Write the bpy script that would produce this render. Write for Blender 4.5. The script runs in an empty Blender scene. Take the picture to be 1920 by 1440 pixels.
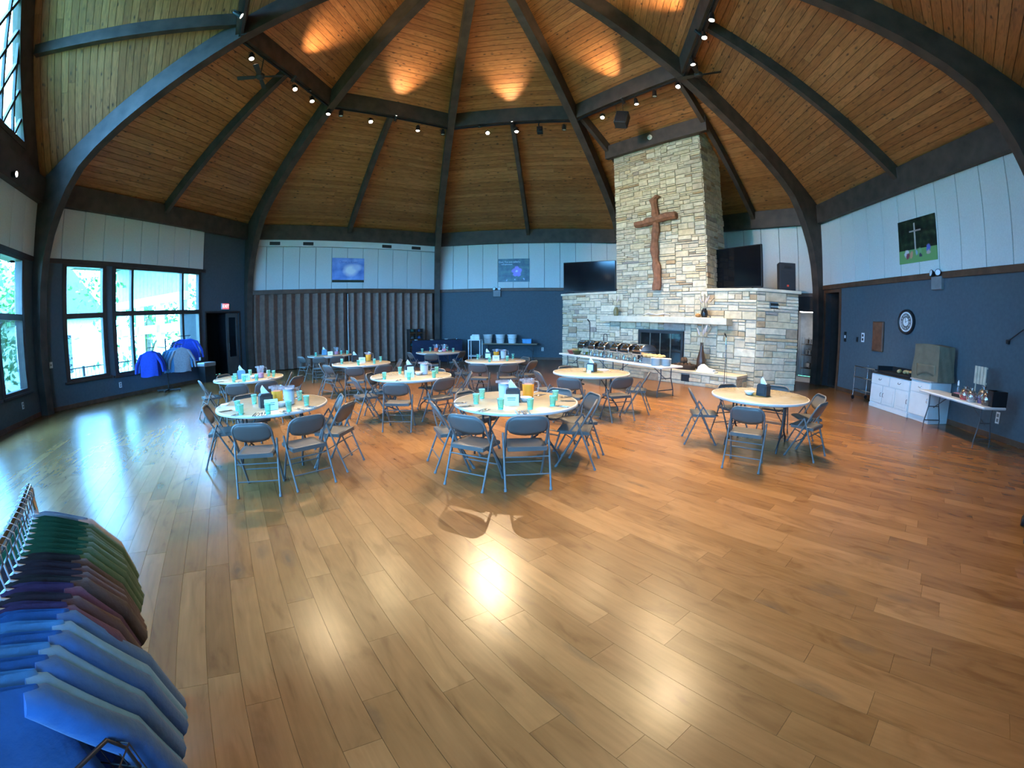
import bpy, bmesh, math, random
from math import pi, sin, cos, tan, atan2, hypot, radians, degrees, sqrt
from mathutils import Matrix, Vector
random.seed(7)
SC = bpy.context.scene
COL = SC.collection

# ------------------------------------------------------------------ camera (very wide action-camera lens)
FPX, K1, K2, PITCH = 801.49, -0.00721, 0.02141, 0.14426
CAMZ = 1.7
cam = bpy.data.cameras.new('camera'); camo = bpy.data.objects.new('camera', cam); COL.objects.link(camo)
camo.location = (0, 0, CAMZ); camo.rotation_euler = (pi/2 - PITCH, 0, 0)
cam.type = 'PANO'; cam.panorama_type = 'FISHEYE_LENS_POLYNOMIAL'
cam.sensor_width = 36.0; cam.sensor_fit = 'HORIZONTAL'; cam.fisheye_fov = 2*pi
cam.clip_start = 0.02; cam.clip_end = 500
def theta_of(r):
    th = r/FPX
    for _ in range(40):
        th -= (FPX*(th + K1*th**3 + K2*th**5) - r)/(FPX*(1 + 3*K1*th*th + 5*K2*th**4))
    return th
def fit_poly():
    import numpy as np
    r = np.linspace(1, 1210, 300)
    t = np.array([theta_of(x) for x in r]); m = r*36.0/1920
    A = np.stack([m, m**2, m**3, m**4], 1)
    c, *_ = np.linalg.lstsq(A, t, rcond=None)
    return c
PC = fit_poly()
cam.fisheye_polynomial_k0 = 0
cam.fisheye_polynomial_k1, cam.fisheye_polynomial_k2, cam.fisheye_polynomial_k3, cam.fisheye_polynomial_k4 = [-float(x) for x in PC]
SC.camera = camo

# ------------------------------------------------------------------ world, exposure
vs = SC.view_settings
vs.view_transform = 'Standard'; vs.look = 'None'; vs.gamma = 1.0; vs.use_curve_mapping = False; vs.exposure = 0.55
SKY = (0.15, 0.49, 1.0); SKY_STRENGTH = 46.0
world = bpy.data.worlds.new('world'); SC.world = world; world.use_nodes = True
bg = world.node_tree.nodes['Background']; bg.inputs[0].default_value = (*SKY, 1); bg.inputs[1].default_value = SKY_STRENGTH
SC.cycles.max_bounces = 6; SC.cycles.diffuse_bounces = 4; SC.cycles.glossy_bounces = 3
SC.cycles.transparent_max_bounces = 12; SC.cycles.transmission_bounces = 4
SC.cycles.sample_clamp_indirect = 6.0
SC.cycles.use_denoising = True
WARM = (1.0, 0.74, 0.44)
DOWN_W, UP_W = 1700, 340           # watts of the ring's down and up spots

# ------------------------------------------------------------------ pixels to places
def ray(x, y):
    u, v = x - 960, 720 - y
    r = hypot(u, v); a = atan2(v, u); th = theta_of(r)
    X, Z, Y = sin(th)*cos(a), sin(th)*sin(a), cos(th)
    cp, sp = cos(PITCH), sin(PITCH)
    return Vector((X, cp*Y + sp*Z, -sp*Y + cp*Z))
CAMP = Vector((0, 0, CAMZ))
def atz(x, y, z):
    d = ray(x, y); return CAMP + d*((z - CAMZ)/d.z)
def atplane(x, y, p0, n):
    d = ray(x, y); return CAMP + d*(n.dot(p0 - CAMP)/n.dot(d))
def px(P):
    x, y, z = P[0], P[1], P[2] - CAMZ
    cp, sp = cos(PITCH), sin(PITCH)
    y, z = cp*y - sp*z, sp*y + cp*z
    th = atan2(hypot(x, z), y); a = atan2(z, x)
    r = FPX*(th + K1*th**3 + K2*th**5)
    return 960 + r*cos(a), 720 - r*sin(a)

# ------------------------------------------------------------------ the octagon
CX, CY, RAD, PHI = -0.83756, 9.00194, 11.43127, 3.3821
AP = RAD*cos(pi/8); T22 = tan(pi/8)
Z_PT, Z_PB, Z_CE, SLOPE = 5.34, 3.27, 5.9, 0.68
RIBS = SLOPE*cos(pi/8)
APEX = Z_CE + AP*SLOPE
def ang(i): return PHI - i*pi/4
def corner(i, r=RAD): return Vector((CX + r*cos(ang(i)), CY + r*sin(ang(i)), 0))
def wall_axes(i):
    a, b = corner(i), corner(i + 1); u = (b - a).normalized(); n = Vector((u.y, -u.x, 0))
    if n.dot(Vector((CX, CY, 0)) - a) < 0: n = -n
    return a, u, n
LW = (corner(1) - corner(0)).length
def WM(i):
    a, u, n = wall_axes(i)
    return Matrix(((u.x, n.x, 0, a.x), (u.y, n.y, 0, a.y), (0, 0, 1, 0), (0, 0, 0, 1)))
def wp(i, u, n, z): return WM(i) @ Vector((u, n, z))
def wrot(i):
    a, u, n = wall_axes(i); return atan2(u.y, u.x)          # local x along the wall, local -y into the room
def onwall(i, x, y, off=0.0):
    a, u, n = wall_axes(i); P = atplane(x, y, a + n*off, n)
    return (P - a).dot(u), P.z
def RM(i):                                                     # (rho, t, z) in the plane of rib i
    d = Vector((cos(ang(i)), sin(ang(i)), 0)); t = Vector((-d.y, d.x, 0))
    return Matrix(((d.x, t.x, 0, CX), (d.y, t.y, 0, CY), (0, 0, 1, 0), (0, 0, 0, 1)))

# ------------------------------------------------------------------ mesh builder
class MB:
    def __init__(s): s.v = []; s.f = []; s.uv = {}
    def add(s, vs_, fs_, M=None, uv=None):
        o = len(s.v)
        for p in vs_:
            p = Vector(p); s.v.append(tuple(M @ p) if M else tuple(p))
        for k, f in enumerate(fs_):
            if uv is not None: s.uv[len(s.f)] = [uv[i] for i in f]
            s.f.append([o + i for i in f])
        return s
    def box(s, x0, x1, y0, y1, z0, z1, M=None):
        v = [(x0,y0,z0),(x1,y0,z0),(x1,y1,z0),(x0,y1,z0),(x0,y0,z1),(x1,y0,z1),(x1,y1,z1),(x0,y1,z1)]
        return s.add(v, [(0,3,2,1),(4,5,6,7),(0,1,5,4),(1,2,6,5),(2,3,7,6),(3,0,4,7)], M)
    def cbox(s, x0, x1, y0, y1, z0, z1, c=0.01, M=None):        # box with chamfered upright edges and top
        c = min(c, (x1-x0)/2.2, (y1-y0)/2.2, (z1-z0)/2.2)
        def ring(d, z):
            return [(x0+c+d*0, y0+d, z), (x1-c, y0+d, z), (x1-d, y0+c, z), (x1-d, y1-c, z), (x1-c, y1-d, z), (x0+c, y1-d, z), (x0+d, y1-c, z), (x0+d, y0+c, z)]
        v = ring(c*.6, z0) + ring(0, z0+c) + ring(0, z1-c) + ring(c*.6, z1)
        f = [tuple(range(7,-1,-1)), tuple(range(24,32))]
        for k in range(3):
            for j in range(8):
                a, b = k*8+j, k*8+(j+1) % 8; f.append((a, b, b+8, a+8))
        return s.add(v, f, M)
    def prism(s, poly, h0, h1, M=None):                          # polygon in xy, extruded in z
        n = len(poly); v = [(*p, h0) for p in poly] + [(*p, h1) for p in poly]
        f = [tuple(range(n-1,-1,-1)), tuple(range(n, 2*n))] + [(i, (i+1) % n, (i+1) % n + n, i+n) for i in range(n)]
        return s.add(v, f, M)
    def beam(s, p, q, w, h, up=(0,0,1)):                         # rectangular bar from p to q
        p, q = Vector(p), Vector(q); d = (q-p).normalized(); up = Vector(up)
        sd = d.cross(up)
        if sd.length < 1e-5: sd = d.cross(Vector((0,1,0)))
        sd.normalize(); up = sd.cross(d).normalized()
        v = []
        for c in (p, q):
            for a, b in ((-1,-1),(1,-1),(1,1),(-1,1)): v.append(c + sd*(a*w/2) + up*(b*h/2))
        return s.add(v, [(0,3,2,1),(4,5,6,7),(0,1,5,4),(1,2,6,5),(2,3,7,6),(3,0,4,7)])
    def tube(s, path, r, seg=8, closed=False, M=None):
        P = [Vector(p) for p in path]; n = len(P); rs = r if isinstance(r, (list, tuple)) else [r]*n
        v = []; f = []; ref = None
        for i in range(n):
            a = P[i-1] if (i > 0 or closed) else P[i]; b = P[(i+1) % n] if (i < n-1 or closed) else P[i]
            t = (b-a).normalized()
            if ref is None:
                ref = t.orthogonal().normalized()
            ref = (ref - t*ref.dot(t))
            ref = ref.normalized() if ref.length > 1e-6 else t.orthogonal().normalized()
            bn = t.cross(ref)
            for k in range(seg):
                an = 2*pi*k/seg; v.append(P[i] + (ref*cos(an) + bn*sin(an))*rs[i])
        for i in range(n if closed else n-1):
            for k in range(seg):
                a = i*seg+k; b = i*seg+(k+1) % seg; j = ((i+1) % n - i)*seg
                f.append((a, b, b+j, a+j))
        if not closed: f += [tuple(range(seg-1,-1,-1)), tuple(range((n-1)*seg, n*seg))]
        return s.add(v, f, M)
    def lathe(s, prof, seg=16, M=None, a0=0.0):                   # profile of (r, z); closes at r = 0
        v = []; f = []; rows = []
        for r, z in prof:
            if r < 1e-6: rows.append([len(v)]); v.append((0,0,z))
            else:
                rows.append(list(range(len(v), len(v)+seg)))
                v += [(r*cos(a0+2*pi*k/seg), r*sin(a0+2*pi*k/seg), z) for k in range(seg)]
        for A, B in zip(rows, rows[1:]):
            for k in range(seg):
                k2 = (k+1) % seg
                if len(A) == 1 and len(B) == 1: continue
                if len(A) == 1: f.append((A[0], B[k2], B[k]))
                elif len(B) == 1: f.append((A[k], A[k2], B[0]))
                else: f.append((A[k], A[k2], B[k2], B[k]))
        return s.add(v, f, M)
    def ball(s, c, r, seg=10, rings=6, M=None, sq=(1,1,1)):
        T = Matrix.Translation(c) @ Matrix.Diagonal((*sq, 1))
        return s.lathe([(r*sin(pi*k/rings), -r*cos(pi*k/rings)) for k in range(rings+1)], seg, (M @ T) if M else T)
    def grid(s, fn, nu, nv, M=None, closed=False):
        v = [fn(i/(nu-1 if not closed else nu), j/(nv-1)) for j in range(nv) for i in range(nu)]
        f = []
        for j in range(nv-1):
            for i in range(nu if closed else nu-1):
                a = j*nu+i; b = j*nu+(i+1) % nu; f.append((a, b, b+nu, a+nu))
        return s.add(v, f, M)
    def mesh(s, name, mat, smooth=False, recalc=True):
        me = bpy.data.meshes.new(name); me.from_pydata(s.v, [], s.f)
        if s.uv:
            ul = me.uv_layers.new(name='UVMap')
            for p in me.polygons:
                u = s.uv.get(p.index)
                if u:
                    for k, li in enumerate(p.loop_indices): ul.data[li].uv = u[k]
        if recalc:
            bm = bmesh.new(); bm.from_mesh(me); bmesh.ops.recalc_face_normals(bm, faces=bm.faces); bm.to_mesh(me); bm.free()
        if smooth:
            me.polygons.foreach_set('use_smooth', [True]*len(me.polygons))
            try: me.set_sharp_from_angle(angle=radians(62))
            except Exception: pass
        me.materials.append(mat)
        return me
    def obj(s, name, mat, parent=None, smooth=False, loc=None, rot=None, recalc=True):
        o = bpy.data.objects.new(name, s.mesh(name, mat, smooth, recalc)); COL.objects.link(o)
        if parent: o.parent = parent
        if loc is not None: o.location = loc
        if rot is not None: o.rotation_euler = rot
        return o
def place(name, me, parent=None, loc=(0,0,0), rot=(0,0,0), scale=None):
    o = bpy.data.objects.new(name, me); COL.objects.link(o)
    if parent: o.parent = parent
    o.location = loc; o.rotation_euler = rot
    if scale: o.scale = scale
    return o
def tag(o, label, cat, group=None, kind=None):
    o['label'] = label; o['category'] = cat
    if group: o['group'] = group
    if kind: o['kind'] = kind
    return o
def thing(name, label, cat, loc=(0,0,0), rz=0.0, group=None):
    o = bpy.data.objects.new(name, None); COL.objects.link(o)
    o.location = loc; o.rotation_euler = (0, 0, rz); o.empty_display_size = .1
    return tag(o, label, cat, group)
def struct(o, label=None):
    o['kind'] = 'structure'
    if label: o['label'] = label
    return o
def sroot(name, label=None):
    o = bpy.data.objects.new(name, None); COL.objects.link(o); return struct(o, label)
KIDS = {}
def children(o): return [c for c in COL.objects if c.parent == o]
def copy_tree(o, parent=None, kids=None):
    c = o.copy(); COL.objects.link(c); c.parent = parent
    for ch in (kids(o) if kids else children(o)): copy_tree(ch, c, kids)
    return c
def dup(root, kidmap, loc, rz, label=None, group=None):
    c = copy_tree(root, None, lambda o: kidmap.get(o.name, []))
    c.location = loc; c.rotation_euler = (0, 0, rz)
    if label: c['label'] = label
    if group: c['group'] = group
    return c
def kidmap_of(root):
    m = {}
    def rec(o):
        m[o.name] = children(o)
        for k in m[o.name]: rec(k)
    rec(root); return m

# ------------------------------------------------------------------ materials
def nd(nt, t, **kw):
    n = nt.nodes.new(t)
    for k, v in kw.items(): setattr(n, k, v)
    return n
def ramp(nt, stops):
    r = nd(nt, 'ShaderNodeValToRGB'); e = r.color_ramp.elements
    e[0].position, e[0].color = stops[0][0], (*stops[0][1], 1)
    e[1].position, e[1].color = stops[-1][0], (*stops[-1][1], 1)
    for p, c in stops[1:-1]:
        k = e.new(p); k.color = (*c, 1)
    return r
MATS = {}
def mat(name, col, rough=0.6, metal=0.0, var=0.12, scale=6.0, bump=0.0, bscale=40.0, spec=0.5, emit=None, estr=0.0, coat=0.0, sheen=0.0, trans=0.0, ior=1.45, alpha=1.0):
    if name in MATS: return MATS[name]
    m = bpy.data.materials.new(name); m.use_nodes = True; nt = m.node_tree; b = nt.nodes['Principled BSDF']; L = nt.links
    tc = nd(nt, 'ShaderNodeTexCoord'); nz = nd(nt, 'ShaderNodeTexNoise'); nz.inputs['Scale'].default_value = scale; nz.inputs['Detail'].default_value = 4
    L.new(tc.outputs['Object'], nz.inputs['Vector'])
    r = ramp(nt, [(0.3, tuple(max(0, c*(1-var)) for c in col)), (0.7, tuple(min(1, c*(1+var)) for c in col))])
    L.new(nz.outputs['Fac'], r.inputs[0]); L.new(r.outputs[0], b.inputs['Base Color'])
    b.inputs['Roughness'].default_value = rough; b.inputs['Metallic'].default_value = metal
    b.inputs['Specular IOR Level'].default_value = spec; b.inputs['Coat Weight'].default_value = coat
    b.inputs['Sheen Weight'].default_value = sheen; b.inputs['Transmission Weight'].default_value = trans; b.inputs['IOR'].default_value = ior; b.inputs['Alpha'].default_value = alpha
    if emit: b.inputs['Emission Color'].default_value = (*emit, 1); b.inputs['Emission Strength'].default_value = estr
    if bump:
        n2 = nd(nt, 'ShaderNodeTexNoise'); n2.inputs['Scale'].default_value = bscale; n2.inputs['Detail'].default_value = 3
        L.new(tc.outputs['Object'], n2.inputs['Vector'])
        bp = nd(nt, 'ShaderNodeBump'); bp.inputs['Strength'].default_value = bump; bp.inputs['Distance'].default_value = 0.01
        L.new(n2.outputs['Fac'], bp.inputs['Height']); L.new(bp.outputs[0], b.inputs['Normal'])
    MATS[name] = m; return m
def glass_mat(name, tint, amount=0.1, rough=0.02, haze=0.0):
    """thin clear sheet: mostly see-through, a little mirror"""
    m = bpy.data.materials.new(name); m.use_nodes = True; nt = m.node_tree; L = nt.links
    nt.nodes.remove(nt.nodes['Principled BSDF']); out = nt.nodes['Material Output']
    t = nd(nt, 'ShaderNodeBsdfTransparent'); t.inputs[0].default_value = (*tint, 1)
    g = nd(nt, 'ShaderNodeBsdfGlossy'); g.inputs['Roughness'].default_value = rough
    fr = nd(nt, 'ShaderNodeFresnel'); fr.inputs[0].default_value = 1.45
    mu = nd(nt, 'ShaderNodeMath', operation='MULTIPLY_ADD'); mu.inputs[1].default_value = 0.8; mu.inputs[2].default_value = amount
    nz = nd(nt, 'ShaderNodeTexNoise'); nz.inputs['Scale'].default_value = 3.0
    mx2 = nd(nt, 'ShaderNodeMath', operation='MULTIPLY'); mx2.inputs[1].default_value = 0.02
    ad = nd(nt, 'ShaderNodeMath', operation='ADD')
    L.new(fr.outputs[0], mu.inputs[0]); L.new(nz.outputs['Fac'], mx2.inputs[0]); L.new(mu.outputs[0], ad.inputs[0]); L.new(mx2.outputs[0], ad.inputs[1])
    mx = nd(nt, 'ShaderNodeMixShader'); L.new(ad.outputs[0], mx.inputs[0]); L.new(t.outputs[0], mx.inputs[1]); L.new(g.outputs[0], mx.inputs[2])
    if haze:
        df = nd(nt, 'ShaderNodeBsdfTranslucent'); df.inputs[0].default_value = (*[min(1, c*1.02) for c in tint], 1); d2 = nd(nt, 'ShaderNodeBsdfDiffuse'); d2.inputs[0].default_value = (*tint, 1)
        m3 = nd(nt, 'ShaderNodeMixShader'); m3.inputs[0].default_value = 0.5; L.new(df.outputs[0], m3.inputs[1]); L.new(d2.outputs[0], m3.inputs[2])
        m4 = nd(nt, 'ShaderNodeMixShader'); m4.inputs[0].default_value = haze; L.new(mx.outputs[0], m4.inputs[1]); L.new(m3.outputs[0], m4.inputs[2]); mx = m4
    L.new(mx.outputs[0], out.inputs[0]); MATS[name] = m; return m
def wood_mat(name, tones, rough=0.35, grain=0.35, knot=0.6, bump=0.15, coat=0.0, knot_col=(0.08,0.04,0.02), kscale=1.0, spec=0.5):
    """boards: UV x runs along the board in metres; each board's UV is shifted by a multiple of 20 so that it reads its own tone"""
    m = bpy.data.materials.new(name); m.use_nodes = True; nt = m.node_tree; b = nt.nodes['Principled BSDF']; L = nt.links
    uv = nd(nt, 'ShaderNodeUVMap'); sp = nd(nt, 'ShaderNodeSeparateXYZ'); L.new(uv.outputs[0], sp.inputs[0])
    dv = nd(nt, 'ShaderNodeMath', operation='DIVIDE'); dv.inputs[1].default_value = 20.0; L.new(sp.outputs[0], dv.inputs[0])
    fl = nd(nt, 'ShaderNodeMath', operation='FLOOR'); L.new(dv.outputs[0], fl.inputs[0])
    wn = nd(nt, 'ShaderNodeTexWhiteNoise', noise_dimensions='1D'); L.new(fl.outputs[0], wn.inputs['W'])
    tone = ramp(nt, tones); L.new(wn.outputs['Value'], tone.inputs[0])
    mp = nd(nt, 'ShaderNodeMapping'); mp.inputs['Scale'].default_value = (1.3, 9.0, 1.0); L.new(uv.outputs[0], mp.inputs[0])
    n1 = nd(nt, 'ShaderNodeTexNoise'); n1.inputs['Scale'].default_value = 2.0; n1.inputs['Detail'].default_value = 6; n1.inputs['Distortion'].default_value = 1.2
    L.new(mp.outputs[0], n1.inputs['Vector'])
    g = ramp(nt, [(0.3, (1-grain,)*3), (0.55, (1.0,)*3), (0.75, (1+grain*0.35,)*3)]); L.new(n1.outputs['Fac'], g.inputs[0])
    mul = nd(nt, 'ShaderNodeMixRGB', blend_type='MULTIPLY'); mul.inputs[0].default_value = 1.0
    L.new(tone.outputs[0], mul.inputs[1]); L.new(g.outputs[0], mul.inputs[2])
    mp2 = nd(nt, 'ShaderNodeMapping'); mp2.inputs['Scale'].default_value = (2.2*kscale, 5.0*kscale, 1.0); L.new(uv.outputs[0], mp2.inputs[0])
    n0 = nd(nt, 'ShaderNodeTexNoise'); n0.inputs['Scale'].default_value = 2.0; n0.inputs['Detail'].default_value = 3
    L.new(mp2.outputs[0], n0.inputs['Vector'])
    dis = nd(nt, 'ShaderNodeMixRGB'); dis.inputs[0].default_value = 0.18; L.new(mp2.outputs[0], dis.inputs[1]); L.new(n0.outputs['Color'], dis.inputs[2])
    vo = nd(nt, 'ShaderNodeTexVoronoi'); vo.inputs['Scale'].default_value = 1.0; L.new(dis.outputs[0], vo.inputs['Vector'])
    kr = ramp(nt, [(0.05, (knot,)*3), (0.20, (0,)*3)]); L.new(vo.outputs['Distance'], kr.inputs[0])
    mk = nd(nt, 'ShaderNodeMixRGB'); L.new(kr.outputs[0], mk.inputs[0]); L.new(mul.outputs[0], mk.inputs[1]); mk.inputs[2].default_value = (*knot_col, 1)
    L.new(mk.outputs[0], b.inputs['Base Color'])
    b.inputs['Roughness'].default_value = rough; b.inputs['Coat Weight'].default_value = coat; b.inputs['Coat Roughness'].default_value = 0.15
    b.inputs['Specular IOR Level'].default_value = spec
    bp = nd(nt, 'ShaderNodeBump'); bp.inputs['Strength'].default_value = bump; bp.inputs['Distance'].default_value = 0.004
    L.new(n1.outputs['Fac'], bp.inputs['Height']); L.new(bp.outputs[0], b.inputs['Normal'])
    MATS[name] = m; return m
_bid = [0]
def board(mb, O, X, Y, N, ln, wd, th):
    """one plank: corner O, along X for ln, across Y for wd, body from O to O - N*th; UV in metres with its own shift"""
    _bid[0] += 1
    ox = 20.0*((_bid[0]*137) % 499) + 2 + random.random()*8; oy = random.random()*40
    c = 0.0005
    v = [O-N*th, O+X*ln-N*th, O+X*ln+Y*wd-N*th, O+Y*wd-N*th,
         O+X*c+Y*c, O+X*(ln-c)+Y*c, O+X*(ln-c)+Y*(wd-c), O+X*c+Y*(wd-c)]
    uv = [(ox,oy),(ox+ln,oy),(ox+ln,oy+wd),(ox,oy+wd)]*2
    mb.add(v, [(0,3,2,1),(4,5,6,7),(0,1,5,4),(1,2,6,5),(2,3,7,6),(3,0,4,7)], None, uv)

def floor_mat():
    m = bpy.data.materials.new('floor_laminate'); m.use_nodes = True; nt = m.node_tree; b = nt.nodes['Principled BSDF']; L = nt.links
    uv = nd(nt, 'ShaderNodeUVMap'); sp = nd(nt, 'ShaderNodeSeparateXYZ'); L.new(uv.outputs[0], sp.inputs[0])
    dv = nd(nt, 'ShaderNodeMath', operation='DIVIDE'); dv.inputs[1].default_value = 20.0; L.new(sp.outputs[0], dv.inputs[0])
    fl_ = nd(nt, 'ShaderNodeMath', operation='FLOOR'); L.new(dv.outputs[0], fl_.inputs[0])
    wn = nd(nt, 'ShaderNodeTexWhiteNoise', noise_dimensions='1D'); L.new(fl_.outputs[0], wn.inputs['W'])
    tone = ramp(nt, [(0.0, (0.185,0.083,0.024)), (0.4, (0.222,0.102,0.031)), (0.75, (0.268,0.128,0.041)), (1.0, (0.198,0.089,0.027))]); L.new(wn.outputs['Value'], tone.inputs[0])
    def noise(sx, sy, sc, det, dist=0.0):
        mp = nd(nt, 'ShaderNodeMapping'); mp.inputs['Scale'].default_value = (sx, sy, 1); L.new(uv.outputs[0], mp.inputs[0])
        n = nd(nt, 'ShaderNodeTexNoise'); n.inputs['Scale'].default_value = sc; n.inputs['Detail'].default_value = det; n.inputs['Distortion'].default_value = dist; L.new(mp.outputs[0], n.inputs['Vector']); return n, mp
    def mult(a_, b_):
        x = nd(nt, 'ShaderNodeMixRGB', blend_type='MULTIPLY'); x.inputs[0].default_value = 1; L.new(a_, x.inputs[1]); L.new(b_, x.inputs[2]); return x.outputs[0]
    g, _ = noise(1.6, 26, 1.5, 7, 0.4); gr = ramp(nt, [(0.3, (0.91,0.90,0.89)), (0.7, (1.05,1.05,1.05))]); L.new(g.outputs['Fac'], gr.inputs[0])
    c, _ = noise(1.1, 3.4, 1.6, 5, 1.4); cr = ramp(nt, [(0.30, (0.70,0.66,0.62)), (0.45, (0.93,0.92,0.91)), (0.60, (1.0,1.0,1.0)), (0.78, (1.12,1.12,1.10))]); L.new(c.outputs['Fac'], cr.inputs[0])
    col = mult(mult(tone.outputs[0], gr.outputs[0]), cr.outputs[0])
    mp = nd(nt, 'ShaderNodeMapping'); mp.inputs['Scale'].default_value = (2.0, 4.6, 1); L.new(uv.outputs[0], mp.inputs[0])
    n0 = nd(nt, 'ShaderNodeTexNoise'); n0.inputs['Scale'].default_value = 3.0; n0.inputs['Detail'].default_value = 4; L.new(mp.outputs[0], n0.inputs['Vector'])
    dis = nd(nt, 'ShaderNodeMixRGB'); dis.inputs[0].default_value = 0.22; L.new(mp.outputs[0], dis.inputs[1]); L.new(n0.outputs['Color'], dis.inputs[2])
    vo = nd(nt, 'ShaderNodeTexVoronoi'); vo.inputs['Scale'].default_value = 1.0; L.new(dis.outputs[0], vo.inputs['Vector'])
    kr = ramp(nt, [(0.04, (0.75,)*3), (0.12, (0.30,)*3), (0.15, (0.42,)*3), (0.27, (0,)*3)]); L.new(vo.outputs['Distance'], kr.inputs[0])
    sc = nd(nt, 'ShaderNodeSeparateColor'); L.new(vo.outputs['Color'], sc.inputs[0])
    gt = nd(nt, 'ShaderNodeMath', operation='GREATER_THAN'); gt.inputs[1].default_value = 0.78; L.new(sc.outputs[0], gt.inputs[0])
    fm = nd(nt, 'ShaderNodeMath', operation='MULTIPLY'); L.new(kr.outputs[0], fm.inputs[0]); L.new(gt.outputs[0], fm.inputs[1])
    mk = nd(nt, 'ShaderNodeMixRGB'); L.new(fm.outputs[0], mk.inputs[0]); L.new(col, mk.inputs[1]); mk.inputs[2].default_value = (0.085,0.05,0.024,1)
    L.new(mk.outputs[0], b.inputs['Base Color']); b.inputs['Roughness'].default_value = 0.27; b.inputs['Specular IOR Level'].default_value = 0.45
    MATS['floor_laminate'] = m; return m
M_FLOOR = floor_mat()
M_PINE = wood_mat('ceiling_pine', [(0.0, (0.315,0.116,0.034)), (0.5, (0.385,0.148,0.045)), (1.0, (0.455,0.188,0.063))], rough=0.5, grain=0.40, knot=1.0, bump=0.1, knot_col=(0.045,0.018,0.01), kscale=1.55)
M_BEAM = mat('beam_dark_stain', (0.060,0.043,0.034), 0.62, var=0.35, scale=3.0, bump=0.25, bscale=30)
M_TRIM = mat('trim_brown_wood', (0.105,0.05,0.028), 0.5, var=0.3, scale=5, bump=0.1)
M_DARKTRIM = mat('window_frame_brown', (0.04,0.027,0.024), 0.5, var=0.25)
M_PAINT = mat('wall_paint_blue_grey', (0.075,0.098,0.115), 0.85, var=0.08, scale=14, bump=0.3, bscale=120)
M_PANEL = mat('acoustic_panel_fabric', (0.60,0.63,0.61), 0.9, var=0.05, scale=30, bump=0.3, bscale=160)
M_SOFFIT = mat('soffit_white', (0.68,0.70,0.68), 0.85, var=0.03)
M_DARKWALL = mat('dark_brown_wall', (0.035,0.024,0.020), 0.7, var=0.2)
M_BACK = mat('roof_backing', (0.05,0.022,0.009), 0.9)
M_GROOVE = mat('floor_underlay', (0.16,0.085,0.036), 0.8)
M_VINYL = mat('partition_vinyl_brown', (0.22,0.125,0.092), 0.55, var=0.2, scale=8, bump=0.15, bscale=60)
M_GLASS = glass_mat('window_glass', (0.93,0.97,0.98), 0.0)
M_BLACK = mat('black_metal', (0.015,0.015,0.017), 0.45, var=0.2)
M_WHITE = mat('white_plastic', (0.75,0.75,0.74), 0.45, var=0.04)
M_DARK = mat('unlit_vestibule_dark', (0.02,0.022,0.026), 0.9)  # near-black colour stands in for the darkness of the unlit vestibule

# ================================================================== STRUCTURE
# ---- floor: planks run along the fireplace wall
fl = sroot('floor', 'wood-look laminate plank floor with dark knots')
mb = MB(); mb.prism([tuple(corner(i, RAD+0.4).xy) for i in range(8)], -0.25, -0.012); mb.obj('subfloor', M_GROOVE, fl)
_, FU, FN = wall_axes(3)
def inside_oct(P, m=0.0):
    d = Vector((P.x-CX, P.y-CY, 0))
    return all(d.dot(Vector((cos(ang(i)-pi/8), sin(ang(i)-pi/8), 0))) < AP - m for i in range(8))
def clip_oct(P, D):
    t0, t1 = -1e9, 1e9
    for i in range(8):
        nn = Vector((cos(ang(i)-pi/8), sin(ang(i)-pi/8), 0)); a = nn.dot(D); b = AP + 0.03 - nn.dot(Vector((P.x-CX, P.y-CY, 0)))
        if abs(a) < 1e-9:
            if b < 0: return None
        elif a > 0: t1 = min(t1, b/a)
        else: t0 = max(t0, b/a)
    return (t0, t1) if t1 > t0 else None
PW, PL = 0.185, 1.22
planks = []
cen = Vector((CX, CY, 0))
for j in range(-60, 61):
    base = cen + FN*(j*PW)
    r1, r2 = clip_oct(base + FN*0.003, FU), clip_oct(base + FN*(PW-0.003), FU)
    if not r1 or not r2: continue
    t0, t1 = max(r1[0], r2[0]) - 0.06, min(r1[1], r2[1]) + 0.06
    t = t0 - random.random()*PL
    while t < t1:
        a, b = max(t, t0), min(t+PL, t1)
        if b - a > 0.05: planks.append((base + FU*a, b-a))
        t += PL
def shown_size(pts):
    q = [px(p) for p in pts]
    if all(-60 < x < 1980 and -60 < y < 1500 for x, y in q[:1]): pass
    inn = any(0 < x < 1920 and 0 < y < 1440 for x, y in q)
    if not inn: return 0
    return abs((q[0][0]-q[2][0])*(q[1][1]-q[3][1]) - (q[1][0]-q[3][0])*(q[0][1]-q[2][1]))/2
def spread_boards(root, name, items, build, mat_, keep=300):
    """items: (size, args); the largest become objects of their own, the rest one joined part"""
    items.sort(key=lambda t: -t[0])
    for k, (s_, a_) in enumerate(items):
        if k < keep and s_ > 0:
            m_ = MB(); build(m_, *a_); m_.obj(name, mat_, root, recalc=False)
    m_ = MB()
    for k, (s_, a_) in enumerate(items):
        if not (k < keep and s_ > 0): build(m_, *a_)
    if m_.f:
        o = m_.obj(name + '_field', mat_, root, recalc=False); o['kind'] = 'stuff'
UPV = Vector((0,0,1))
items = []
for O, ln in planks:
    pts = [O, O+FU*ln, O+FU*ln+FN*PW, O+FN*PW]
    s_ = shown_size(pts) if min(p.y for p in pts) > -0.6 else 0
    items.append((s_, (O + FN*0.0004 + FU*0.0004, ln-0.0008)))
spread_boards(fl, 'plank', items, lambda m_, O, ln: board(m_, O, FU, FN, UPV, ln, PW-0.0008, 0.012), M_FLOOR)

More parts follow.
